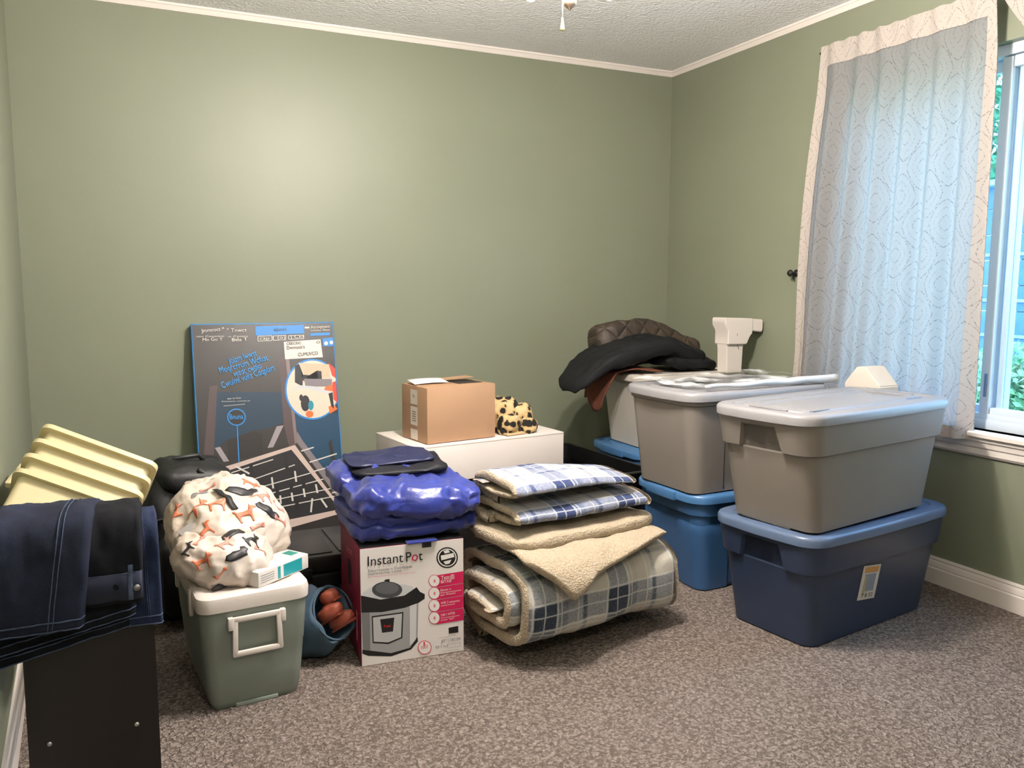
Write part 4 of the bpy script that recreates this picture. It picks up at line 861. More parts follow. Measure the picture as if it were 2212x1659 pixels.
# ---------------------------------------------------------------- bag printed with dogs
DOG = [(-1, .35), (-.82, .42), (-.62, .2), (.35, .22), (.5, .55), (.58, .85), (.68, .6), (.82, .62), (1.08, .48), (1.1, .36), (.8, .3), (.68, .05), (.62, -.2), (.66, -.8), (.52, -.82), (.45, -.3), (.3, -.22), (-.3, -.2), (-.42, -.35), (-.38, -.8), (-.54, -.82), (-.62, -.35), (-.72, -.1), (-.75, .12)]
LYING = [(-1, -.1), (-.8, .25), (-.2, .4), (.4, .32), (.62, .5), (.95, .42), (1.05, .15), (.8, .0), (.75, -.25), (.1, -.3), (-.7, -.28)]
BONE = [(-.9, .3), (-.6, .25), (-.5, .1), (.5, .1), (.6, .25), (.9, .3), (.95, 0), (.9, -.3), (.6, -.25), (.5, -.1), (-.5, -.1), (-.6, -.25), (-.9, -.3)]
def dog_bag():
    t = thing('printed_bag', 'white bag printed with dogs lying on the cooler lid', 'bag', (.655, -1.50, .345), .12)
    k = NT('dog_bag_cloth'); co = k.coord('Object'); k.put(k.b.inputs['Base Color'], k.ramp(k.noise(co, 6, 3), [(.3, lin((190, 174, 160))), (.7, lin((206, 195, 186)))]))
    k.b.inputs['Roughness'].default_value = .45; k.bump(k.noise(co, 30, 3, .6), .3, .006)
    def wr(p):
        q = p*9+Vector((3, 1, 7)); q2 = p*19; q3 = Vector((p.x*45, p.y*30, p.z*45))
        return -.030*abs(noise.noise(q))-.020*abs(noise.noise(q2))-.006*abs(noise.noise(q3))+.018
    def warp(p):
        p = p.copy(); a = p.y/.2
        p.z *= 1-.16*max(0, -a)+.12*max(0, a); p.x *= 1+.08*a*0-.10*max(0, a)
        p.z += .015*a
        if p.z < -.095: p.z = -.095+(p.z+.095)*.2
        return p
    f1 = puff_fn(.17, .185, .135, .85, .8, .012, 7, 2, warp, wr)
    body = puff('bag_body', f1, k.m, t, 128, 84, loc=(0, .03, .105))
    f2 = puff_fn(.135, .115, .072, .85, .8, .012, 9, 5, None, wr)
    flap = puff('bag_front', f2, k.m, t, 104, 64, loc=(-.045, -.125, .072), rot=(.25, .22, -.35))
    bpy.context.view_layer.update()
    CO = [('bag_orange', (196, 110, 78)), ('bag_black', (34, 32, 34)), ('bag_blush', (196, 128, 112)), ('bag_grey', (120, 116, 116))]
    spots = [(-.05, -.04, .40, 0, 0, .035, -.2), (.03, .02, .40, 1, 1, .045, -.4), (.10, -.02, .40, 0, 2, .03, .3), (-.10, -.02, .40, 0, 0, .032, .2), (.09, -.09, .40, 1, 1, .04, -.6),
             (.02, -.10, .40, 0, 0, .034, .1), (.13, -.11, .30, 2, 2, .03, -.3), (-.08, .06, .40, 1, 3, .03, .4), (-.10, -.14, .40, 0, 0, .03, .5), (-.02, -.17, .40, 1, 1, .045, .5), (-.12, -.18, .30, 2, 2, .025, .9),
             (.05, -.15, .40, 2, 2, .025, .2), (-.05, .09, .40, 2, 2, .028, .1), (.07, .07, .40, 0, 0, .03, -.5), (-.135, -.08, .35, 2, 1, .022, .6), (-.06, -.22, .3, 0, 2, .025, .4), (.02, -.215, .3, 0, 1, .028, .2), (.14, -.02, .3, 0, 2, .026, -.9), (-.15, .02, .3, 0, 0, .028, 1.0), (-.12, -.255, .3, 0, 0, .028, .3), (-.03, -.28, .3, 1, 1, .034, .2), (.04, -.255, .3, 2, 2, .022, -.3), (-.08, -.315, .3, 2, 0, .022, .8), (-.155, -.205, .3, 0, 1, .022, .7)]
    # throw each print onto whichever cloth face it meets from above and in front
    def hit(px_, py_):
        best = None
        for ob in (body, flap):
            mi = ob.matrix_local.inverted(); o_ = mi @ Vector((px_, py_-.22, .45)); d_ = (mi.to_3x3() @ Vector((0, .22, -.30))).normalized()
            r, p, n, _ = ob.ray_cast(o_, d_)
            if r:
                pw = ob.matrix_local @ p; nw = (ob.matrix_local.to_3x3() @ n).normalized(); dd = (p-o_).length
                if best is None or dd < best[0]: best = (dd, ob, pw, nw)
        return best
    for x, y, z, sh, ci, s, rot in spots:
        b = hit(x, y)
        if not b: continue
        _, ob, p, n = b
        nm, rgb = CO[ci]; P = (DOG, LYING, BONE)[sh]
        zax = n; xax = Vector((1, 0, 0)) - zax*zax.x; xax.normalize(); yax = zax.cross(xax)
        bm = bmesh.new(); ca, sa = math.cos(rot), math.sin(rot)
        vs = [bm.verts.new((s*(a*ca-c*sa), s*(a*sa+c*ca), 0)) for a, c in P]; bm.faces.new(vs)
        bmesh.ops.triangulate(bm, faces=bm.faces[:]); bmesh.ops.subdivide_edges(bm, edges=bm.edges[:], cuts=2, use_grid_fill=True)
        mi = ob.matrix_local.inverted(); V = []
        bm.verts.ensure_lookup_table()
        for v in bm.verts:
            q = p+xax*v.co.x+yax*v.co.y+zax*.06
            o_ = mi @ q; d_ = (mi.to_3x3() @ (-zax)).normalized(); r, hp, hn, _ = ob.ray_cast(o_, d_)
            v.co = (ob.matrix_local @ hp + n*.0012) if r and (hp-o_).length < .13 else (p+xax*v.co.x+yax*v.co.y+n*.001)
        me = bpy.data.meshes.new('dog_print'); bm.to_mesh(me); bm.free(); me.materials.append(mat(nm, rgb, .5)); me.polygons.foreach_set('use_smooth', [True]*len(me.polygons))
        o = bpy.data.objects.new('dog_print', me); COL.objects.link(o); o.parent = t
        sm = o.modifiers.new('thickness', 'SOLIDIFY'); sm.thickness = .0008
    # strap over the top and the grey tag
    V = []; F = []; BK = mat('strap_black', (22, 20, 20), .6)
    pts = []
    for i in range(13):
        b = hit(-.035+.03*i/12, .06-.14*i/12)
        if b: pts.append(b[2]+b[3]*.003)
    for i, q in enumerate(pts): V += [q+Vector((-.009, 0, 0)), q+Vector((.009, 0, 0)), q+Vector((.009, 0, .002)), q+Vector((-.009, 0, .002))]
    for i in range(len(pts)-1):
        for j in range(4): kk = (j+1) % 4; F.append((i*4+j, i*4+kk, i*4+4+kk, i*4+4+j))
    fixn(mobj('carry_strap', V, F, BK, t))
    b = hit(-.13, -.10)
    if b: box('care_tag', (0, 0, 0), (.05, .035, .0015), mat('tag_grey', (130, 126, 124), .5), t, loc=b[2]+b[3]*.004, rot=(.6, -.5, .3))
    kb = thing('knit_cord', 'small black cord end lying on cooler lid', 'cord', (.60, -1.725, .3465))
    ptube('cord', [(-.02, -.015, .003), (0, -.004, .006), (.012, .006, .004), (.03, .008, .004)], [.003, .008, .006, .003], BK, kb)
dog_bag()
def teal_box():
    t = thing('medicine_carton', 'small white and teal carton under dog print bag', 'carton', (.755, -1.67, .345), .62)
    WH = mat('pack_white', (218, 212, 206), .4)
    box('carton_body', (0, 0, .022), (.2, .1, .044), WH, t, .002)
    TL = mat('pack_teal', (30, 142, 152), .4); 
    box('print_band', (.035, -.0503, .022), (.075, .001, .036), TL, t); box('print_band', (-.02, -.0503, .022), (.01, .001, .036), TL, t)
    for k in range(4): box('print_line', (-.065, -.0503, .012+k*.007), (.05, .001, .002), mat('pack_grey', (150, 150, 155), .5), t)
    box('print_patch', (.075, 0, .0443), (.03, .04, .001), mat('pack_green', (40, 120, 110), .5), t); box('end_flap', (.1003, 0, .022), (.001, .09, .036), mat('pack_cream', (222, 200, 172), .5), t)
teal_box()
# ---------------------------------------------------------------- toy rack with nested cream bins
def organizer():
    DW = NT('espresso_board'); co = DW.coord('Object', (3, 3, .6)); DW.put(DW.b.inputs['Base Color'], DW.ramp(DW.noise(co, 9, 4), [(.3, lin((13, 9, 7))), (.7, lin((20, 14, 11)))])); DW.b.inputs['Roughness'].default_value = .42
    t = thing('storage_rack', 'dark brown wooden bin rack standing along left wall', 'rack', (.295, -1.78, 0))
    def panel(y, h):
        P = []
        for cx, cz, a0 in ((.125-.03, h-.03, 0), (-.125+.03, h-.03, 90)):
            for k in range(7): a = math.radians(a0+15*k); P.append((cx+.03*math.cos(a), cz+.03*math.sin(a)))
        P = [(.128, 0)]+[(x+.003, z) for x, z in P]+[(-.125, 0)]
        V = [(x, y, z) for x, z in P]+[(x, y+.016, z) for x, z in P]; n = len(P)
        F = [tuple(range(n)), tuple(range(2*n-1, n-1, -1))]+[(i, n+i, n+(i+1) % n, (i+1) % n) for i in range(n)]
        return fixn(mobj('side_panel', V, F, DW.m, t, smooth=False))
    p = panel(-.435, .665); panel(.42, .672)
    NK = mat('screw_steel', (190, 188, 184), .35, .5, .8)
    for x, z in ((-.085, .235), (.083, .24), (-.085, .52), (.083, .52)):
        V, F = lathe([(.0005, .003), (.0045, .0025), (.005, 0)], 12); fixn(mobj('screw', [(x+a, -.435-c, z+b) for a, b, c in V], F, NK, p))
        ptube('dowel', [(x, -.42, z), (x, .42, z)], .008, DW.m, t)
    box('back_rail', (-.1, 0, .6), (.014, .84, .06), DW.m, t, .002); box('bottom_rail', (.0, 0, .06), (.2, .84, .014), DW.m, t, .002)
organizer()
def cream_bins():
    CR = NT('cream_plastic'); CR.b.inputs['Base Color'].default_value = lin((206, 194, 154)); CR.b.inputs['Roughness'].default_value = .35
    CR.b.inputs['Subsurface Weight'].default_value = .15; CR.b.inputs['Subsurface Radius'].default_value = (.03, .02, .01)
    def bin_mesh():
        Lt, Wt, Lb, Wb, h = .285, .20, .25, .165, .15
        def sam(tc): return [-1, 0, 1]
        R = []
        for a, b, z, r in [(Lb/2, Wb/2, 0, .018), (Lt/2-.012, Wt/2-.012, h-.012, .022), (Lt/2+.002, Wt/2+.002, h-.012, .026), (Lt/2+.002, Wt/2+.002, h, .026), (Lt/2-.006, Wt/2-.006, h+.001, .022), (Lt/2-.0145, Wt/2-.0145, h-.006, .021), (Lb/2-.0025, Wb/2-.0025, .003, .016)]:
            R.append([(x, y, z) for x, y, *_ in perim(a, b, r, 0, sam)])
        return loft(R)
    V, F = bin_mesh(); me = None
    words = ['lowest', 'second', 'third', 'topmost']
    ax = Vector((0, .44, .90)).normalized()
    rot = Matrix.Rotation(math.radians(-9), 4, 'Z') @ Matrix.Rotation(math.radians(25), 4, 'Y') @ Matrix.Rotation(math.radians(-45), 4, 'X')
    for i in range(4):
        t = thing('toy_bin', ('cream plastic bin, lowest of the tilted nested stack behind jeans', 'cream plastic bin, second from bottom of tilted nested stack', 'cream plastic bin, third from bottom of tilted nested stack', 'cream plastic bin, topmost of tilted nested stack by wall')[i], 'bin', group='nested cream bins on the rack')
        o = mobj('bin_shell', V, F, CR.m, t, auto=40) if me is None else None
        if o: fixn(o); me = o.data
        else: o = bpy.data.objects.new('bin_shell', me); COL.objects.link(o); o.parent = t
        pos = Vector((.274, -1.9, .711))-(rot.to_3x3() @ Vector((0, -.1, .15)))+(rot.to_3x3() @ Vector((0, 0, 1)))*(.046*i)
        m = rot.copy(); m.translation = pos; t.matrix_world = m
    # another bin lying at the far left
    t = thing('toy_bin', 'cream ribbed bin edge at far left beside the jeans', 'bin', (.195, -1.50, .53), 1.53, group='nested cream bins on the rack')
    o = bpy.data.objects.new('bin_shell', me); COL.objects.link(o); o.parent = t
cream_bins()
# ---------------------------------------------------------------- jeans draped over the rack end
def m_denim(name, a, b):
    k = NT(name); uv = k.coord('UV'); co = k.coord('Object')
    wv = k.noise(k.coord('UV', (1, .25, 1)), 900, 2); fade = k.noise(co, 9, 3)
    f = k.math('ADD', k.math('MULTIPLY', wv, .35), k.math('MULTIPLY', fade, .65))
    k.put(k.b.inputs['Base Color'], k.ramp(f, [(.35, lin(a)), (.68, lin(b))])); k.b.inputs['Roughness'].default_value = .88; k.b.inputs['Specular IOR Level'].default_value = .2
    k.bump(k.math('ADD', k.math('MULTIPLY', wv, .2), fade), .5, .008)
    return k.m
def drape(label, x0, x1, prof, th, mt, seed, seams=(), hem=True, grp='folded jeans on the rack end', skew=0.0, x0b=None, x1b=None, waist=False):
    """cloth hung along a (y, z) profile, between x0..x1, narrowing to x0b..x1b at its lower end"""
    base = Vector(((x0+x1)/2, prof[-1][0], prof[-1][1]))
    t = thing('jeans', label, 'jeans', base, group=grp)
    x0b = x0 if x0b is None else x0b; x1b = x1 if x1b is None else x1b
    # resample the profile
    L = [0]
    for i in range(1, len(prof)): L.append(L[-1]+math.dist(prof[i], prof[i-1]))
    N = 34; pts = []
    for i in range(N+1):
        s = L[-1]*i/N
        for k in range(1, len(L)):
            if s <= L[k]+1e-9: break
        f = (s-L[k-1])/(L[k]-L[k-1]); p0 = prof[max(k-2, 0)]; p1 = prof[k-1]; p2 = prof[k]; p3 = prof[min(k+1, len(prof)-1)]
        c = lambda a, b, c_, d: .5*((2*b)+(-a+c_)*f+(2*a-5*b+4*c_-d)*f*f+(-a+3*b-3*c_+d)*f**3)
        pts.append((c(p0[0], p1[0], p2[0], p3[0]), c(p0[1], p1[1], p2[1], p3[1])))
    M = 22
    def surf(u, v, off):
        i = min(int(v*N), N-1); f = v*N-i
        y = pts[i][0]*(1-f)+pts[i+1][0]*f; z = pts[i][1]*(1-f)+pts[i+1][1]*f
        d = Vector((pts[i+1][0]-pts[i][0], pts[i+1][1]-pts[i][1])).normalized(); n = Vector((0, -(-d.y), 0))
        ny, nz = d.y, -d.x
        if nz < 0 and ny > 0: ny, nz = -ny, -nz
        # outward = to the camera side / upward
        ny, nz = (d.y, -d.x)
        x = (x0+(x0b-x0)*v)+((x1+(x1b-x1)*v)-(x0+(x0b-x0)*v))*u
        w = .006*noise.noise(Vector((x*22+seed, v*5, seed)))+.004*noise.noise(Vector((x*50, v*16, seed*2)))
        edge = min(u, 1-u); rd = 1-max(0, 1-edge/.05)**2*.8
        o = off*rd+w
        return Vector((x, y+ny*o, z+nz*o+skew*(u-.5)*v))-base
    V = []; UV = []; F = []
    for lay, off in ((0, th), (1, 0)):
        for i in range(N+1):
            for j in range(M+1): V.append(surf(j/M, i/N, off)); UV.append((j/M*(x1-x0), i/N*L[-1]))
    q = (N+1)*(M+1); A = lambda l, i, j: l*q+i*(M+1)+j
    for i in range(N):
        for j in range(M):
            F.append((A(0, i, j), A(0, i, j+1), A(0, i+1, j+1), A(0, i+1, j))); F.append((A(1, i, j), A(1, i+1, j), A(1, i+1, j+1), A(1, i, j+1)))
        F.append((A(0, i, 0), A(0, i+1, 0), A(1, i+1, 0), A(1, i, 0))); F.append((A(0, i, M), A(1, i, M), A(1, i+1, M), A(0, i+1, M)))
    for j in range(M):
        F.append((A(0, 0, j), A(1, 0, j), A(1, 0, j+1), A(0, 0, j+1))); F.append((A(0, N, j), A(0, N, j+1), A(1, N, j+1), A(1, N, j)))
    fixn(mobj('denim_cloth', V, F, mt, t, uv=UV))
    SM = mat('denim_seam', (66, 76, 98), .85, .2, var=(60, .35))
    def strip(name, f, n, wd, m):
        V = []; F = []
        for i in range(n+1):
            u, v = f(i/n); a = surf(u, v, th+.0022); b = surf(min(1, u+wd[0]), min(1, v+wd[1]), th+.0022); V += [a, b]
        for i in range(n): F.append((2*i, 2*i+1, 2*i+3, 2*i+2))
        o = mobj(name, V, F, m, t); s = o.modifiers.new('t', 'SOLIDIFY'); s.thickness = .0015; s.offset = 0
    for (u0, u1) in seams:
        strip('side_seam', lambda a: (u0+(u1-u0)*a, a*.985), 30, (.012, 0), SM); strip('side_seam', lambda a: (u0+.05+(u1-u0)*a, a*.985), 30, (.010, 0), SM)
    if hem:
        strip('hem_stitch', lambda a: (a, .925), 20, (0, .008), SM); strip('hem_stitch', lambda a: (a, .985), 20, (0, .012), SM)
    if waist:
        strip('waistband', lambda a: (a*.98, .80), 20, (0, .16), mat('denim_band', (26, 32, 52), .9)); strip('hem_stitch', lambda a: (a*.98, .80), 20, (0, .008), SM)
        strip('belt_loop', lambda a: (.78, .76+.2*a), 8, (.07, 0), SM)
        V, F = lathe([(.0005, .003), (.006, .002), (.007, 0)], 12); q_ = surf(.9, .9, th+.003); fixn(mobj('rivet_button', [(a+q_.x, q_.y-c, q_.z+b) for a, b, c in V], F, mat('rivet', (120, 118, 116), .4, .5, .7), t))
    return t
D1 = m_denim('denim_navy', (17, 20, 30), (40, 46, 66)); D2 = m_denim('denim_black', (10, 11, 15), (22, 24, 33)); D3 = m_denim('denim_blue', (20, 27, 46), (42, 54, 84))
YP = -2.222
drape('black jeans at bottom of the pile hanging lowest over rack end', .125, .40, [(-2.09, .652), (-2.15, .672), (YP+.002, .675), (YP-.012, .62), (YP-.013, .50), (YP-.012, .452)], .012, D2, 3, hem=True, skew=.055, x0b=.115, x1b=.385)
drape('dark folded jeans with pale pocket, second layer from bottom of pile', .13, .41, [(-2.09, .670), (-2.15, .690), (YP-.006, .69), (YP-.028, .63), (YP-.030, .53), (YP-.027, .482)], .013, D2, 5, hem=True, skew=.05, x0b=.118, x1b=.388)
drape('dark blue jeans hanging nearest the backpack at right of pile', .372, .437, [(-2.09, .68), (-2.15, .70), (YP+.01, .70), (YP-.015, .66), (YP-.018, .56), (YP-.016, .475)], .010, D3, 7, seams=((.45, .6),), hem=True, x1b=.441)
drape('black jeans with waistband and belt loop, folded in pile middle', .29, .412, [(-2.09, .690), (-2.15, .713), (YP-.02, .712), (YP-.045, .66), (YP-.049, .58), (YP-.045, .545)], .016, D2, 9, waist=True, hem=False, x0b=.27, x1b=.405)
drape('navy denim jeans on top of pile with stitched leg hem', .135, .34, [(-2.09, .70), (-2.14, .722), (YP-.03, .722), (YP-.062, .67), (YP-.069, .57), (YP-.066, .512)], .016, D1, 11, seams=((.74, .60),), hem=True, x0b=.128, x1b=.292, skew=.0)
# ---------------------------------------------------------------- backpack
def backpack():
    t = thing('backpack', 'black backpack standing between the rack and leaning carton', 'backpack', (.545, -.98, 0), .2)
    k = NT('black_nylon'); co = k.coord('Object'); k.b.inputs['Base Color'].default_value = lin((11, 11, 12)); k.b.inputs['Roughness'].default_value = .55; k.bump(k.noise(co, 40, 3), .5, .004)
    PL = mat('black_webbing', (28, 28, 29), .5); MT = mat('zip_grey', (86, 84, 82), .35, .5, .6)
    def wr(p): return .006*math.sin(p.z*26+p.x*9)
    puff('main_body', puff_fn(.145, .15, .272, .42, .45, .014, 6, 1, None, wr), k.m, t, 56, 40, loc=(0, .02, .275), zmin=-.273)
    puff('front_pocket', puff_fn(.12, .05, .15, .5, .45, .010, 8, 4), k.m, t, 40, 24, loc=(.0, -.13, .2))
    puff('top_pocket', puff_fn(.13, .12, .05, .6, .5, .012, 9, 6), k.m, t, 40, 20, loc=(.03, -.02, .525), rot=(.1, .08, 0))
    ptube('carry_handle', [(-.04, -.02, .565), (-.02, -.03, .59), (.06, -.03, .592), (.08, -.02, .565)], .008, PL, t)
    for z in (.30, .42): ptube('zipper', [(-.13, -.135, z-.02), (0, -.165 if z < .4 else -.14, z), (.13, -.135, z-.01)], .004, MT, t, 6)
    ptube('side_strap', [(-.14, -.08, .5), (-.165, -.10, .38), (-.155, -.1, .2), (-.13, -.12, .08)], .008, PL, t)
    ptube('side_strap', [(.03, -.13, .56), (.16, -.10, .46), (.165, -.1, .3)], .008, PL, t)
    box('buckle', (-.165, -.105, .44), (.018, .012, .03), MT, t, .003); box('buckle', (.13, -.12, .53), (.03, .012, .014), MT, t, .003)
backpack()
def tool_case():
    t = thing('tool_case', 'black plastic tool case with latches behind cooler', 'tool case', (1.035, -1.0, 0), .0)
    B = m_plastic('case_black', (30, 27, 25), .35); DK = mat('case_dark', (12, 12, 12), .4); CH = mat('case_chrome', (190, 186, 180), .25, .5, .9)
    box('case_base', (0, 0, .075), (.30, .36, .15), DK, t, .012); box('case_lid', (0, .01, .185), (.31, .37, .062), B, t, .014)
    box('lid_panel', (-.06, 0, .2175), (.15, .3, .006), B, t, .002); box('lid_panel', (.09, 0, .2175), (.10, .3, .006), B, t, .002)
    for x in (-.09, .06): box('latch', (x, -.185, .155), (.045, .014, .04), DK, t, .004)
    box('nameplate', (.09, -.1825, .10), (.05, .004, .02), CH, t, .001); box('latch_pin', (.115, -.155, .222), (.01, .02, .012), CH, t, .003)
    ptube('handle', [(-.05, -.19, .10), (-.05, -.215, .09), (.03, -.215, .09), (.03, -.19, .10)], .008, DK, t)
    r = mobj('metal_rod', *tube([(.87, -1.28, .06), (1.035, -1.33, .045)], .004, 8), mat('rod_steel', (150, 146, 140), .3, .5, .9)); fixn(r); tag(r, 'thin metal rod sticking out behind blue bag', 'rod')
tool_case()
def blue_bag():
    t = thing('cloth_bag', 'slumped blue cloth bag on carpet between cooler and carton', 'bag', (.925, -1.49, 0), 0)
    k = NT('dusty_blue_cloth'); co = k.coord('Object'); k.put(k.b.inputs['Base Color'], k.ramp(k.noise(co, 7, 3), [(.3, lin((44, 66, 84))), (.7, lin((74, 98, 116)))])); k.b.inputs['Roughness'].default_value = .7; k.bump(k.noise(co, 40, 3), .4, .004)
    # open sack lying with its mouth to the right and up
    R = []; n = 40
    ax = Vector((.52, -.63, .58)).normalized(); b = Vector((0, 1, 0)); c = ax.cross(b).normalized(); b = c.cross(ax)
    for i, (h, r) in enumerate([(-.10, .01), (-.095, .04), (-.07, .075), (-.03, .09), (.02, .098), (.06, .098), (.09, .092), (.105, .088), (.104, .082), (.08, .084), (.03, .085), (-.03, .07), (-.06, .03)]):
        ring = []
        for j in range(n):
            a = 2*PI*j/n; rr = r*(1+.07*math.sin(5*a+h*30)+.05*noise.noise(Vector((math.cos(a)*2, math.sin(a)*2, h*20))))
            p = Vector((-.02, 0, .088))+ax*(h+.012*math.sin(3*a))+b*math.cos(a)*rr*1.1+c*math.sin(a)*rr*.92
            p.z = max(p.z, .004); ring.append(p)
        R.append(ring)
    V, F = loft(R); fixn(mobj('sack', V, F, k.m, t))
    p0 = [Vector((-.02, 0, .088))+ax*.1075+b*math.cos(2*PI*j/40)*.094+c*math.sin(2*PI*j/40)*.08 for j in range(41)]
    ptube('mouth_hem', p0, .0035, k.m, t, 6)
    puff('loose_fold', puff_fn(.06, .05, .035, .7, .7, .014, 14, 3), mat('dusty_blue_dark', (42, 56, 70), .8), t, 32, 18, loc=(-.055, .02, .172), rot=(0, -.3, 0))
    OR = mat('coral_rubber', (168, 88, 68), .45, .5, var=(14, .35))
    for i, (x, y, z, a, L, lab) in enumerate(((.985, -1.56, .125, .9, .085, 'orange red slipper poking out of blue bag, nearest carton'), (.95, -1.55, .15, .5, .08, 'orange red slipper lying deeper inside the blue bag'), (.955, -1.515, .19, .2, .055, 'small orange scrap at top of blue bag mouth'))):
        s = thing('slipper', lab, 'slipper', (x, y, z), .5, rot=ax.to_track_quat('X', 'Z').to_euler())
        puff('upper', puff_fn(L*.62, .026, .024, .8, .8, .004, 30, i), OR, s, 28, 16); box('sole', (0, 0, -.02), (L*1.1, .04, .008), mat('coral_sole', (150, 70, 52), .6), s, .003)
    return t
blue_bag()
# ---------------------------------------------------------------- folded sleeping bag on the cooker carton
def sleeping_bag():
    t = thing('sleeping_bag', 'royal blue folded sleeping bag piled on cooker carton', 'sleeping bag', (1.222, -1.50, .388), -.02)
    k = NT('royal_nylon'); co = k.coord('Object'); k.put(k.b.inputs['Base Color'], k.ramp(k.noise(co, 5, 3), [(.3, lin((28, 38, 112))), (.7, lin((42, 56, 142)))])); k.b.inputs['Roughness'].default_value = .34; k.b.inputs['Sheen Weight'].default_value = .2; k.bump(k.noise(co, 26, 3, .6), .35, .008)
    BK = mat('quilt_black', (16, 16, 24), .6, .3, bump=(40, .4, .004))
    def wr(p):
        q = Vector((p.x*11, p.y*9, p.z*14)); q2 = Vector((p.x*26+p.z*20, p.y*16, p.z*24-p.x*14))
        return .013-.026*abs(noise.noise(q))-.018*abs(noise.noise(q2))
    puff('lower_fold', puff_fn(.21, .18, .034, .6, .42, .010, 10, 2, None, wr), k.m, t, 72, 24, loc=(.005, .02, .036))
    puff('lower_fold', puff_fn(.20, .175, .034, .6, .42, .012, 10, 7, None, wr), k.m, t, 72, 24, loc=(-.01, .03, .074), rot=(0, .02, .05))
    puff('puffed_fold', puff_fn(.215, .18, .060, .72, .45, .014, 9, 4, None, wr), k.m, t, 140, 64, loc=(.012, -.01, .128), rot=(.03, .05, -.04))
    puff('rear_fold', puff_fn(.17, .12, .05, .6, .42, .012, 9, 9, None, wr), k.m, t, 64, 24, loc=(-.055, .10, .165), rot=(0, -.03, .0))
    puff('lining_flap', puff_fn(.165, .11, .014, .7, .35, .012, 12, 5), BK, t, 56, 16, loc=(-.01, .075, .205), rot=(.1, .0, -.05))
    puff('top_flap', puff_fn(.15, .085, .010, .7, .35, .014, 11, 8), mat('navy_nylon', (22, 26, 62), .45, .5, bump=(24, .4, .006)), t, 56, 16, loc=(-.03, .10, .224), rot=(.08, -.02, .02))
    box('binding_tape', (.0, -.178, .002), (.1, .03, .006), k.m, t, .003)
sleeping_bag()
# ---------------------------------------------------------------- plaid fleece blankets
def m_plaid(name, light, mid, dark, P=.30, off=(0, 0)):
    k = NT(name); uv = k.coord('UV'); x = k.xyz(uv); wv = k.noise(uv, 190, 3, .85); wv2 = k.noise(uv, 60, 3, .7)
    def bands(c, o):
        s = k.math('FRACT', k.math('ADD', k.math('MULTIPLY', c, 1/P), o))
        def bar(a, b):
            e = min(.018, (b-a)*.45)
            return k.math('MULTIPLY', k.smooth(s, a-e, a+e), k.math('SUBTRACT', 1.0, k.smooth(s, b-e, b+e)))
        wide = k.math('MAXIMUM', bar(.08, .36), k.math('MULTIPLY', bar(.36, .52), .35))
        wide = k.math('MAXIMUM', wide, k.math('MULTIPLY', bar(.74, .80), .7))
        thin = k.math('MAXIMUM', k.math('MAXIMUM', bar(.06, .08), bar(.20, .215)), k.math('MAXIMUM', bar(.36, .38), bar(.42, .435)))
        thin = k.math('MAXIMUM', thin, bar(.66, .675))
        return wide, thin
    wu, tu = bands(x[0], off[0]); wv_, tv = bands(x[1], off[1])
    d = k.math('ADD', k.math('MULTIPLY', wu, .5), k.math('MULTIPLY', wv_, .5))
    d = k.math('ADD', d, k.math('MULTIPLY', k.math('SUBTRACT', wv, .5), 1.25)); d = k.math('ADD', d, k.math('MULTIPLY', k.math('SUBTRACT', wv2, .5), .35))
    c = k.ramp(d, [(.12, lin(light)), (.52, lin(mid)), (.95, lin(dark))])
    th = k.math('MULTIPLY', k.math('MAXIMUM', tu, tv), k.math('ADD', k.math('MULTIPLY', wv, .6), .3))
    c = k.mix(th, c, lin((218, 218, 216)))
    k.put(k.b.inputs['Base Color'], c); k.b.inputs['Roughness'].default_value = .95; k.b.inputs['Specular IOR Level'].default_value = .15; k.b.inputs['Sheen Weight'].default_value = .15
    k.bump(k.math('ADD', wv, k.math('MULTIPLY', wv2, .6)), .6, .006)
    return k.m
def m_sherpa(name, rgb):
    k = NT(name); co = k.coord('Object'); v = k.voro(co, 150); nz = k.noise(co, 80, 4, .7); c = lin(rgb)
    h = k.math('SUBTRACT', nz, k.math('MULTIPLY', v.outputs['Distance'], .5))
    k.put(k.b.inputs['Base Color'], k.ramp(h, [(.05, tuple(q*.80 for q in c[:3])+(1,)), (.5, c)])); k.b.inputs['Roughness'].default_value = 1; k.b.inputs['Specular IOR Level'].default_value = .05; k.b.inputs['Sheen Weight'].default_value = .2
    k.bump(h, .8, .008)
    return k.m
M_PL1 = m_plaid('plaid_grey_blue', (196, 190, 178), (140, 144, 150), (42, 52, 68), .30, (.12, .3)); M_PL2 = m_plaid('plaid_navy', (180, 175, 172), (128, 136, 158), (46, 60, 100), .26, (.55, .42))
M_SH = m_sherpa('cream_sherpa', (188, 171, 147))
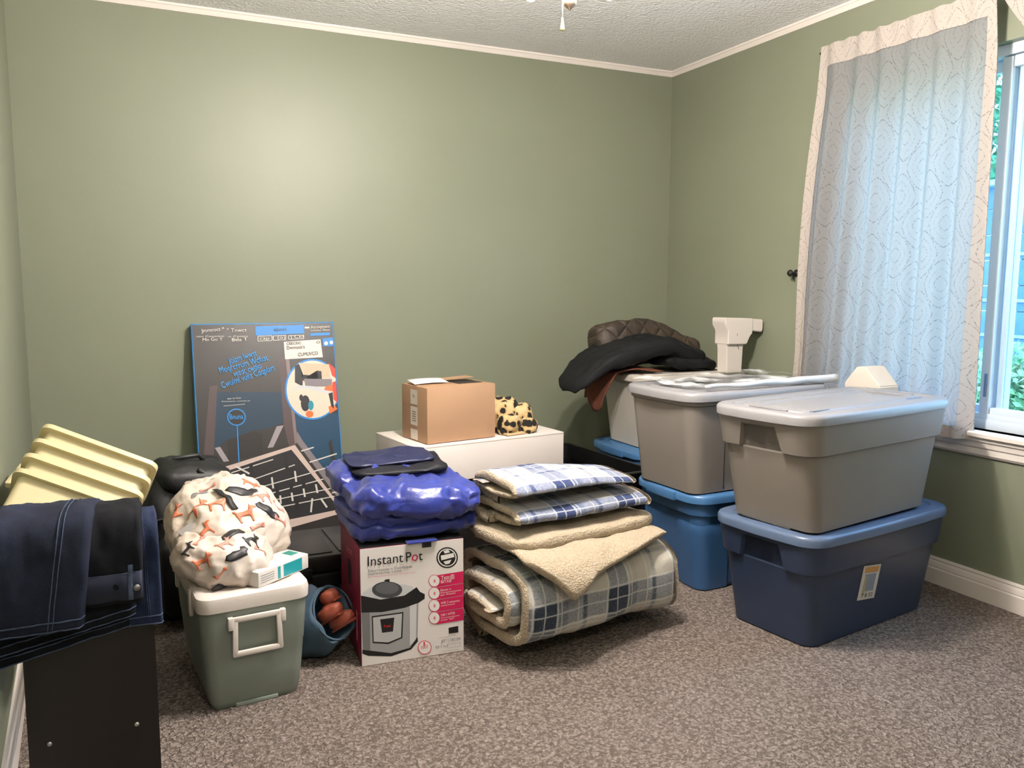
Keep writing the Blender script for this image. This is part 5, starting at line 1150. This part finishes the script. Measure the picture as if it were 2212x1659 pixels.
def roll(t, L, a, b, turns, th, ex, m_out, m_in, stag, cz, start=-PI/2, seed=0, shrink=None, dirn=1, mlen=40, sag=0, taper=0):
    """blanket wound in a flattened spiral about local x; plaid outside, fleece inside"""
    n = int(54*turns); V = []; UV = []; F = []; C = []
    s = 0; prev = None; shrink = shrink or th*1.12
    def pt(q, off):
        th_ = start+dirn*q; rr = q/(2*PI)*shrink
        A = max(a-rr-off, .008); B = max(b-rr-off, .006)
        return (A*spow(math.cos(th_), ex), B*spow(math.sin(th_), ex))
    arc = []
    for i in range(n+1):
        p = pt(2*PI*turns*i/n, 0)
        if prev: s += math.dist(p, prev)
        prev = p; arc.append(s)
    def P(i, x, off):
        q = 2*PI*turns*i/n; y, z = pt(q, off)
        w = .012*noise.noise(Vector((x*7+seed, y*9, z*9)))+.007*noise.noise(Vector((x*20+seed, y*20, z*20)))
        r = math.hypot(y, z)+1e-6
        return Vector((x, y*(1+w/r)*(1-taper*.3*(x/L)), max(z*(1+w/r)*(1-taper*(x/L))+cz+sag*math.cos(x/L*PI)-taper*.04*(x/L), .004)))
    for side, off in ((0, 0), (1, th)):
        V = []; UV = []; F = []
        for i in range(n+1):
            q = turns*i/n; e0 = -L/2+stag[0]*q+.012*noise.noise(Vector((i*.12, seed, 0))); e1 = L/2+stag[1]*q
            for j in range(mlen+1):
                f = j/mlen; x = e0+(e1-e0)*f
                ed = min(f, 1-f)*mlen; o = off
                if side == 0: o = th*.5*max(0, 1-ed/1.6)**2
                else: o = th-th*.5*max(0, 1-ed/1.6)**2
                V.append(P(i, x, o)); UV.append((x, arc[i]))
        for i in range(n):
            for j in range(mlen): q0 = i*(mlen+1)+j; F.append((q0, q0+1, q0+mlen+2, q0+mlen+1))
        mobj('plaid_face' if side == 0 else 'fleece_lining', V, F, m_out if side == 0 else m_in, t, uv=UV)
    # closing strip along both ends and along the loose edge
    V = []; F = []
    for e in (0, 1):
        b0 = len(V)
        for i in range(n+1):
            q = turns*i/n; x = (-L/2+stag[0]*q+.012*noise.noise(Vector((i*.12, seed, 0)))) if e == 0 else L/2+stag[1]*q
            for kk in range(5):
                oo = th*(.5-.5*math.cos(PI*kk/4)); bulge = .008*math.sin(PI*kk/4)
                V.append(P(i, x+(-bulge if e == 0 else bulge), oo))
        for i in range(n):
            for kk in range(4): q0 = b0+i*5+kk; F.append((q0, q0+1, q0+6, q0+5))
    for i in (0, n):
        b0 = len(V); q = turns*i/n; e0 = -L/2+stag[0]*q; e1 = L/2+stag[1]*q
        for j in range(mlen+1):
            x = e0+(e1-e0)*j/mlen; V += [P(i, x, 0), P(i, x, th)]
        for j in range(mlen): q0 = b0+j*2; F.append((q0, q0+1, q0+3, q0+2))
    fixn(mobj('fleece_edge', V, F, m_in, t))
def blankets():
    t = thing('plaid_blanket', 'large grey blue plaid fleece blanket rolled on the carpet', 'blanket', (1.775, -1.675, 0), .155)
    roll(t, .62, .25, .172, 2.7, .036, .62, M_PL1, M_SH, (-.03, 0), .172, start=-PI*.42, seed=1, shrink=.062)
    # cream fleece draped over the roll
    t2 = thing('fleece_blanket', 'cream fleece blanket folded over the rolled plaid blanket', 'blanket', (1.775, -1.675, .335), .155)
    def prof(s):              # arc position: 0 back edge on top, grows to the front and down
        a, b, ex = .247, .182, .72
        q = math.radians(125-s); return (a*spow(math.cos(q), ex), b*spow(math.sin(q), ex))
    def low(u):               # how far the cloth hangs at position u along the roll (degrees of arc)
        if u < .05: return 60+14*u/.05
        if u < .21: return 74+38*(u-.05)/.16
        if u < .26: return 112-3*(u-.21)/.05
        if u < .37: return 109-14*(u-.26)/.11
        return 95-33*(u-.37)/.63
    th = .026; NU, NV = 64, 44
    def S(u, v, off):
        u_ = u; x = -.33+.60*u
        sdeg = 14+(low(u)-14)*v; q = math.radians(125-sdeg+90-90)
        ang = math.radians(60+sdeg)
        a, b = .250+off, .174+off; z = b*spow(math.sin(ang), .62)
        y = a*spow(math.cos(ang), .62)
        w = .010*noise.noise(Vector((x*8+4, y*8, z*8)))+.006*noise.noise(Vector((x*22, y*22+3, z*20)))+.008*math.sin(u*16+v*3)*v
        r = math.hypot(y, z); y *= 1+w/r; z *= 1+w/r
        return Vector((x, y, z+.172-.335))
    V = []; F = []
    for lay in (0, 1):
        for i in range(NV+1):
            for j in range(NU+1):
                u, v = j/NU, i/NV; ed = min(u, 1-u, 1-v)*30; k_ = max(0, 1-ed/1.5)**2
                off = (.006+th*(1-.45*k_)) if lay == 0 else .006+th*.3*k_
                V.append(S(u, v, off))
    q = (NV+1)*(NU+1); A = lambda l, i, j: l*q+i*(NU+1)+j
    for i in range(NV):
        for j in range(NU): F.append((A(0, i, j), A(0, i, j+1), A(0, i+1, j+1), A(0, i+1, j))); F.append((A(1, i, j), A(1, i+1, j), A(1, i+1, j+1), A(1, i, j+1)))
        F.append((A(0, i, 0), A(0, i+1, 0), A(1, i+1, 0), A(1, i, 0))); F.append((A(0, i, NU), A(1, i, NU), A(1, i+1, NU), A(0, i+1, NU)))
    for j in range(NU): F.append((A(0, 0, j), A(1, 0, j), A(1, 0, j+1), A(0, 0, j+1))); F.append((A(0, NV, j), A(0, NV, j+1), A(1, NV, j+1), A(1, NV, j)))
    fixn(mobj('draped_fold', V, F, M_SH, t2))
    puff('folded_body', puff_fn(.31, .185, .030, .5, .35, .010, 9, 3), M_SH, t2, 72, 22, loc=(-.03, .035, .048))
    # plaid throw on top
    t3 = thing('plaid_blanket', 'navy plaid fleece throw folded on top of cream blanket', 'blanket', (1.735, -1.66, .412), .12)
    g = bpy.data.objects
    roll(t3, .54, .165, .046, 1.05, .028, .85, M_PL2, M_SH, (.02, .0), .046, start=-PI*.45, seed=6, shrink=.02, sag=.0)
    roll(t3, .50, .155, .044, 1.45, .026, .9, M_PL2, M_SH, (-.02, -.03), .122, start=-PI*.5, seed=9, shrink=.028, sag=.012, taper=.55)
blankets()
# ---------------------------------------------------------------- garments and things on the corner stack
def garments():
    z0 = .768
    t = thing('quilted_cushion', 'dark brown quilted cushion propped on white tote in corner', 'cushion', (2.90, -.42, z0), 0)
    k = NT('brown_quilt'); co = k.coord('Object'); k.put(k.b.inputs['Base Color'], k.ramp(k.noise(co, 6, 3), [(.3, lin((44, 35, 27))), (.7, lin((66, 54, 42)))])); k.b.inputs['Roughness'].default_value = .6
    x = k.xyz(co); q = k.math('ABSOLUTE', k.math('SINE', k.math('MULTIPLY', k.math('ADD', x[0], x[2]), 26))); q2 = k.math('ABSOLUTE', k.math('SINE', k.math('MULTIPLY', k.math('SUBTRACT', x[0], x[2]), 26)))
    k.bump(k.math('ADD', k.math('POWER', k.math('MINIMUM', q, q2), .5), k.math('MULTIPLY', k.noise(co, 18, 3), .8)), .8, .012)
    def warp(p):
        p = p.copy(); f = (p.x+.33)/.66; p.z *= 1.05-.55*max(0, f-.35)*1.2; p.y += .03*math.sin(p.x*8); p.z += .02*math.sin(p.x*11+1)-.055*max(0, f-.2); return p
    puff('cushion_body', puff_fn(.335, .085, .118, .45, .35, .014, 8, 2, warp), k.m, t, 72, 34, loc=(.01, 0, .14), rot=(-.25, 0, 0))
    for x_, z_ in ((-.22, .2), (.09, .165), (.24, .1)):
        puff('button', puff_fn(.006, .004, .006, 1, 1, 0, 1), mat('button_pearl', (190, 184, 176), .3), t, 12, 8, loc=(x_, -.075-.01, z_))
    t = thing('black_jacket', 'black folded jacket drooping over left edge of white tote', 'jacket', (2.78, -.58, z0), 0)
    BK = mat('jacket_black', (11, 11, 13), .75, .3, bump=(25, .4, .006))
    def wp(p):
        p = p.copy(); f = max(0, -(p.x+.02)/.35); p.z += .05*math.sin(max(0, min(1, (p.x+.35)/.7))*PI)-.13*f*f+.012*math.sin(p.x*16); p.y += .05*f; p.z *= 1; return p
    def jw(p):
        return .012-.022*abs(noise.noise(Vector((p.x*6, p.y*12, p.z*9))))-.016*abs(noise.noise(Vector((p.x*15+p.y*9, p.y*20, 3))))
    puff('jacket_body', puff_fn(.385, .15, .052, .7, .5, .012, 7, 5, wp, jw), BK, t, 130, 50, loc=(-.03, .0, .075), rot=(0, .0, .08))
    puff('sleeve', puff_fn(.17, .10, .034, .7, .5, .012, 8, 8, None, jw), BK, t, 90, 36, loc=(.24, -.02, .045), rot=(0, .12, -.1))
    box('paper_tag', (.13, -.155, .03), (.08, .05, .002), mat('tag_card', (150, 140, 128), .6), t, rot=(.35, 0, .1))
    t = thing('rust_shirt', 'rust brown cloth hanging over white tote below black jacket', 'shirt', (2.66, -.56, z0-.1), 0)
    k2 = NT('rust_cloth'); co = k2.coord('Object'); k2.put(k2.b.inputs['Base Color'], k2.ramp(k2.noise(co, 9, 3), [(.3, lin((78, 38, 24))), (.7, lin((112, 60, 40)))])); k2.b.inputs['Roughness'].default_value = .85; k2.bump(k2.noise(co, 40, 3), .5, .006)
    V = []; F = []; n, m = 24, 26
    for lay in (0, 1):
        for i in range(m+1):
            v = i/m
            for j in range(n+1):
                u = j/n; wd = .26*(1-.35*v); y = (u-.5)*wd-.03+.05*v
                if v < .45: x = .16-.24*(v/.45); z = .108+.012*math.sin(v*7)
                else: q_ = (v-.45)/.55; x = -.08-.055*math.sin(q_*PI*.55); z = .108-.175*q_-.03*q_*math.sin(u*5)
                w = .008*noise.noise(Vector((u*5, v*5, 2)))
                o = .006 if lay == 0 else 0
                V.append((x-o*(1 if v > .45 else 0)+w, y, z+(o if v <= .5 else 0)+w))
    q0 = (m+1)*(n+1)
    for i in range(m):
        for j in range(n): a = i*(n+1)+j; F.append((a, a+1, a+n+2, a+n+1)); F.append((q0+a, q0+a+n+1, q0+a+n+2, q0+a+1))
    for i in range(m):
        a = i*(n+1); F.append((a, a+n+1, q0+a+n+1, q0+a)); b = a+n; F.append((b, q0+b, q0+b+n+1, b+n+1))
    a = m*(n+1)
    for j in range(n): F.append((a+j, a+j+1, q0+a+j+1, q0+a+j)); F.append((j, q0+j, q0+j+1, j+1))
    fixn(mobj('cloth', V, F, k2.m, t))
garments()
def white_bracket():
    WP = mat('bracket_white', (222, 212, 204), .4, .5)
    t = thing('white_stand', 'white plastic scanner shaped stand behind the plastic sheet', 'stand', (3.16, -.80, .767), 0)
    def prism(name, P, y0, y1, bev=.004):
        bm = bmesh.new(); vs = [bm.verts.new((x, y0, z)) for x, z in P]; f = bm.faces.new(vs)
        r = bmesh.ops.extrude_face_region(bm, geom=[f]); vv = [e for e in r['geom'] if isinstance(e, bmesh.types.BMVert)]
        for v in vv: v.co.y = y1
        bmesh.ops.recalc_face_normals(bm, faces=bm.faces[:]); bmesh.ops.bevel(bm, geom=bm.edges[:], offset=bev, segments=2, affect='EDGES')
        me = bpy.data.meshes.new(name); bm.to_mesh(me); bm.free(); me.materials.append(WP); me.polygons.foreach_set('use_smooth', [True]*len(me.polygons)); me.set_sharp_from_angle(angle=math.radians(35))
        o = bpy.data.objects.new(name, me); COL.objects.link(o); o.parent = t; return o
    prism('stem', [(-.045, 0), (.05, 0), (.055, .13), (.062, .16), (-.055, .16), (-.05, .13)], -.045, .03)
    prism('head', [(-.055, .145), (.065, .145), (.085, .185), (.10, .20), (.10, .275), (-.075, .28), (-.075, .245), (-.055, .215)], -.06, .045)
    prism('arm', [(.075, .215), (.165, .205), (.17, .225), (.17, .268), (.09, .274)], -.055, .04)
    for z in (.05, .075, .1): box('button', (.056, -.01, z), (.008, .02, .012), WP, t, .002)
    ptube('cable_line', [(-.0, -.062, .20), (.01, -.05, .15), (.025, -.048, .12)], .0015, mat('line_grey', (140, 132, 126), .5), t, 6)
    t2 = thing('white_post', 'cream white plastic post top showing behind the grey lid', 'post', (3.19, -1.665, 0), PI/2)
    t = t2
    CW = mat('post_cream', (214, 204, 192), .45); 
    bm_o = prism('post_body', [(-.085, 0), (.085, 0), (.085, .70), (-.085, .70)], -.05, .05); o = prism('wedge_top', [(-.1, .70), (.09, .70), (.09, .80), (.03, .872), (-.015, .875), (-.09, .80)], -.055, .055)
    for q in (bm_o, o): q.data.materials.clear(); q.data.materials.append(CW)
white_bracket()
def plastic_sheet():
    k = NT('clear_film')
    gl = k.n('ShaderNodeBsdfGlossy'); gl.inputs['Roughness'].default_value = .12; tr = k.n('ShaderNodeBsdfTransparent'); df = k.n('ShaderNodeBsdfDiffuse'); df.inputs[0].default_value = (.8, .8, .8, 1)
    m1 = k.n('ShaderNodeMixShader'); m2 = k.n('ShaderNodeMixShader'); co = k.coord('Object')
    b = k.n('ShaderNodeBump'); b.inputs['Strength'].default_value = .6; b.inputs['Distance'].default_value = .01; k.put(b.inputs['Height'], k.noise(co, 18, 4, .6)); k.t.links.new(b.outputs[0], gl.inputs['Normal'])
    k.put(m1.inputs[0], k.smooth(k.noise(co, 7, 3), .42, .72)); k.t.links.new(tr.outputs[0], m1.inputs[1]); k.t.links.new(df.outputs[0], m1.inputs[2])
    m2.inputs[0].default_value = .28; k.t.links.new(m1.outputs[0], m2.inputs[1]); k.t.links.new(gl.outputs[0], m2.inputs[2]); k.t.links.new(m2.outputs[0], k.out.inputs[0])
    t = thing('plastic_sheet', 'crumpled clear plastic sheet lying on grey tote lid', 'plastic sheet', (2.70, -1.395, .806), .06)
    V = []; F = []; n, m = 60, 44
    for i in range(m+1):
        for j in range(n+1):
            u, v = j/n, i/m; x = -.37+.76*u; y = -.205+.42*v
            z = .004+.014*abs(noise.noise(Vector((x*7, y*7, 1))))+.008*abs(noise.noise(Vector((x*19, y*19, 4))))
            z += .012*max(0, 1-min(v, 1-v)/.1)*(.5+.5*noise.noise(Vector((x*12, 3, 0))))
            V.append((x, y+.02*noise.noise(Vector((x*6, v*3, 7))), z))
    for i in range(m):
        for j in range(n): a = i*(n+1)+j; F.append((a, a+1, a+n+2, a+n+1))
    mobj('film', V, F, k.m, t)
    # rolled white edge
    WF = mat('film_roll', (206, 206, 206), .3, .5, bump=(30, .5, .006))
    P = [(-.34+.72*i/24, -.205+.005*math.sin(i*.6), .016+.002*math.sin(i*.8)) for i in range(25)]
    ptube('rolled_edge', P, [.007+.011*(i/24)+.001*math.sin(i*1.3) for i in range(25)], WF, t, 10)
plastic_sheet()
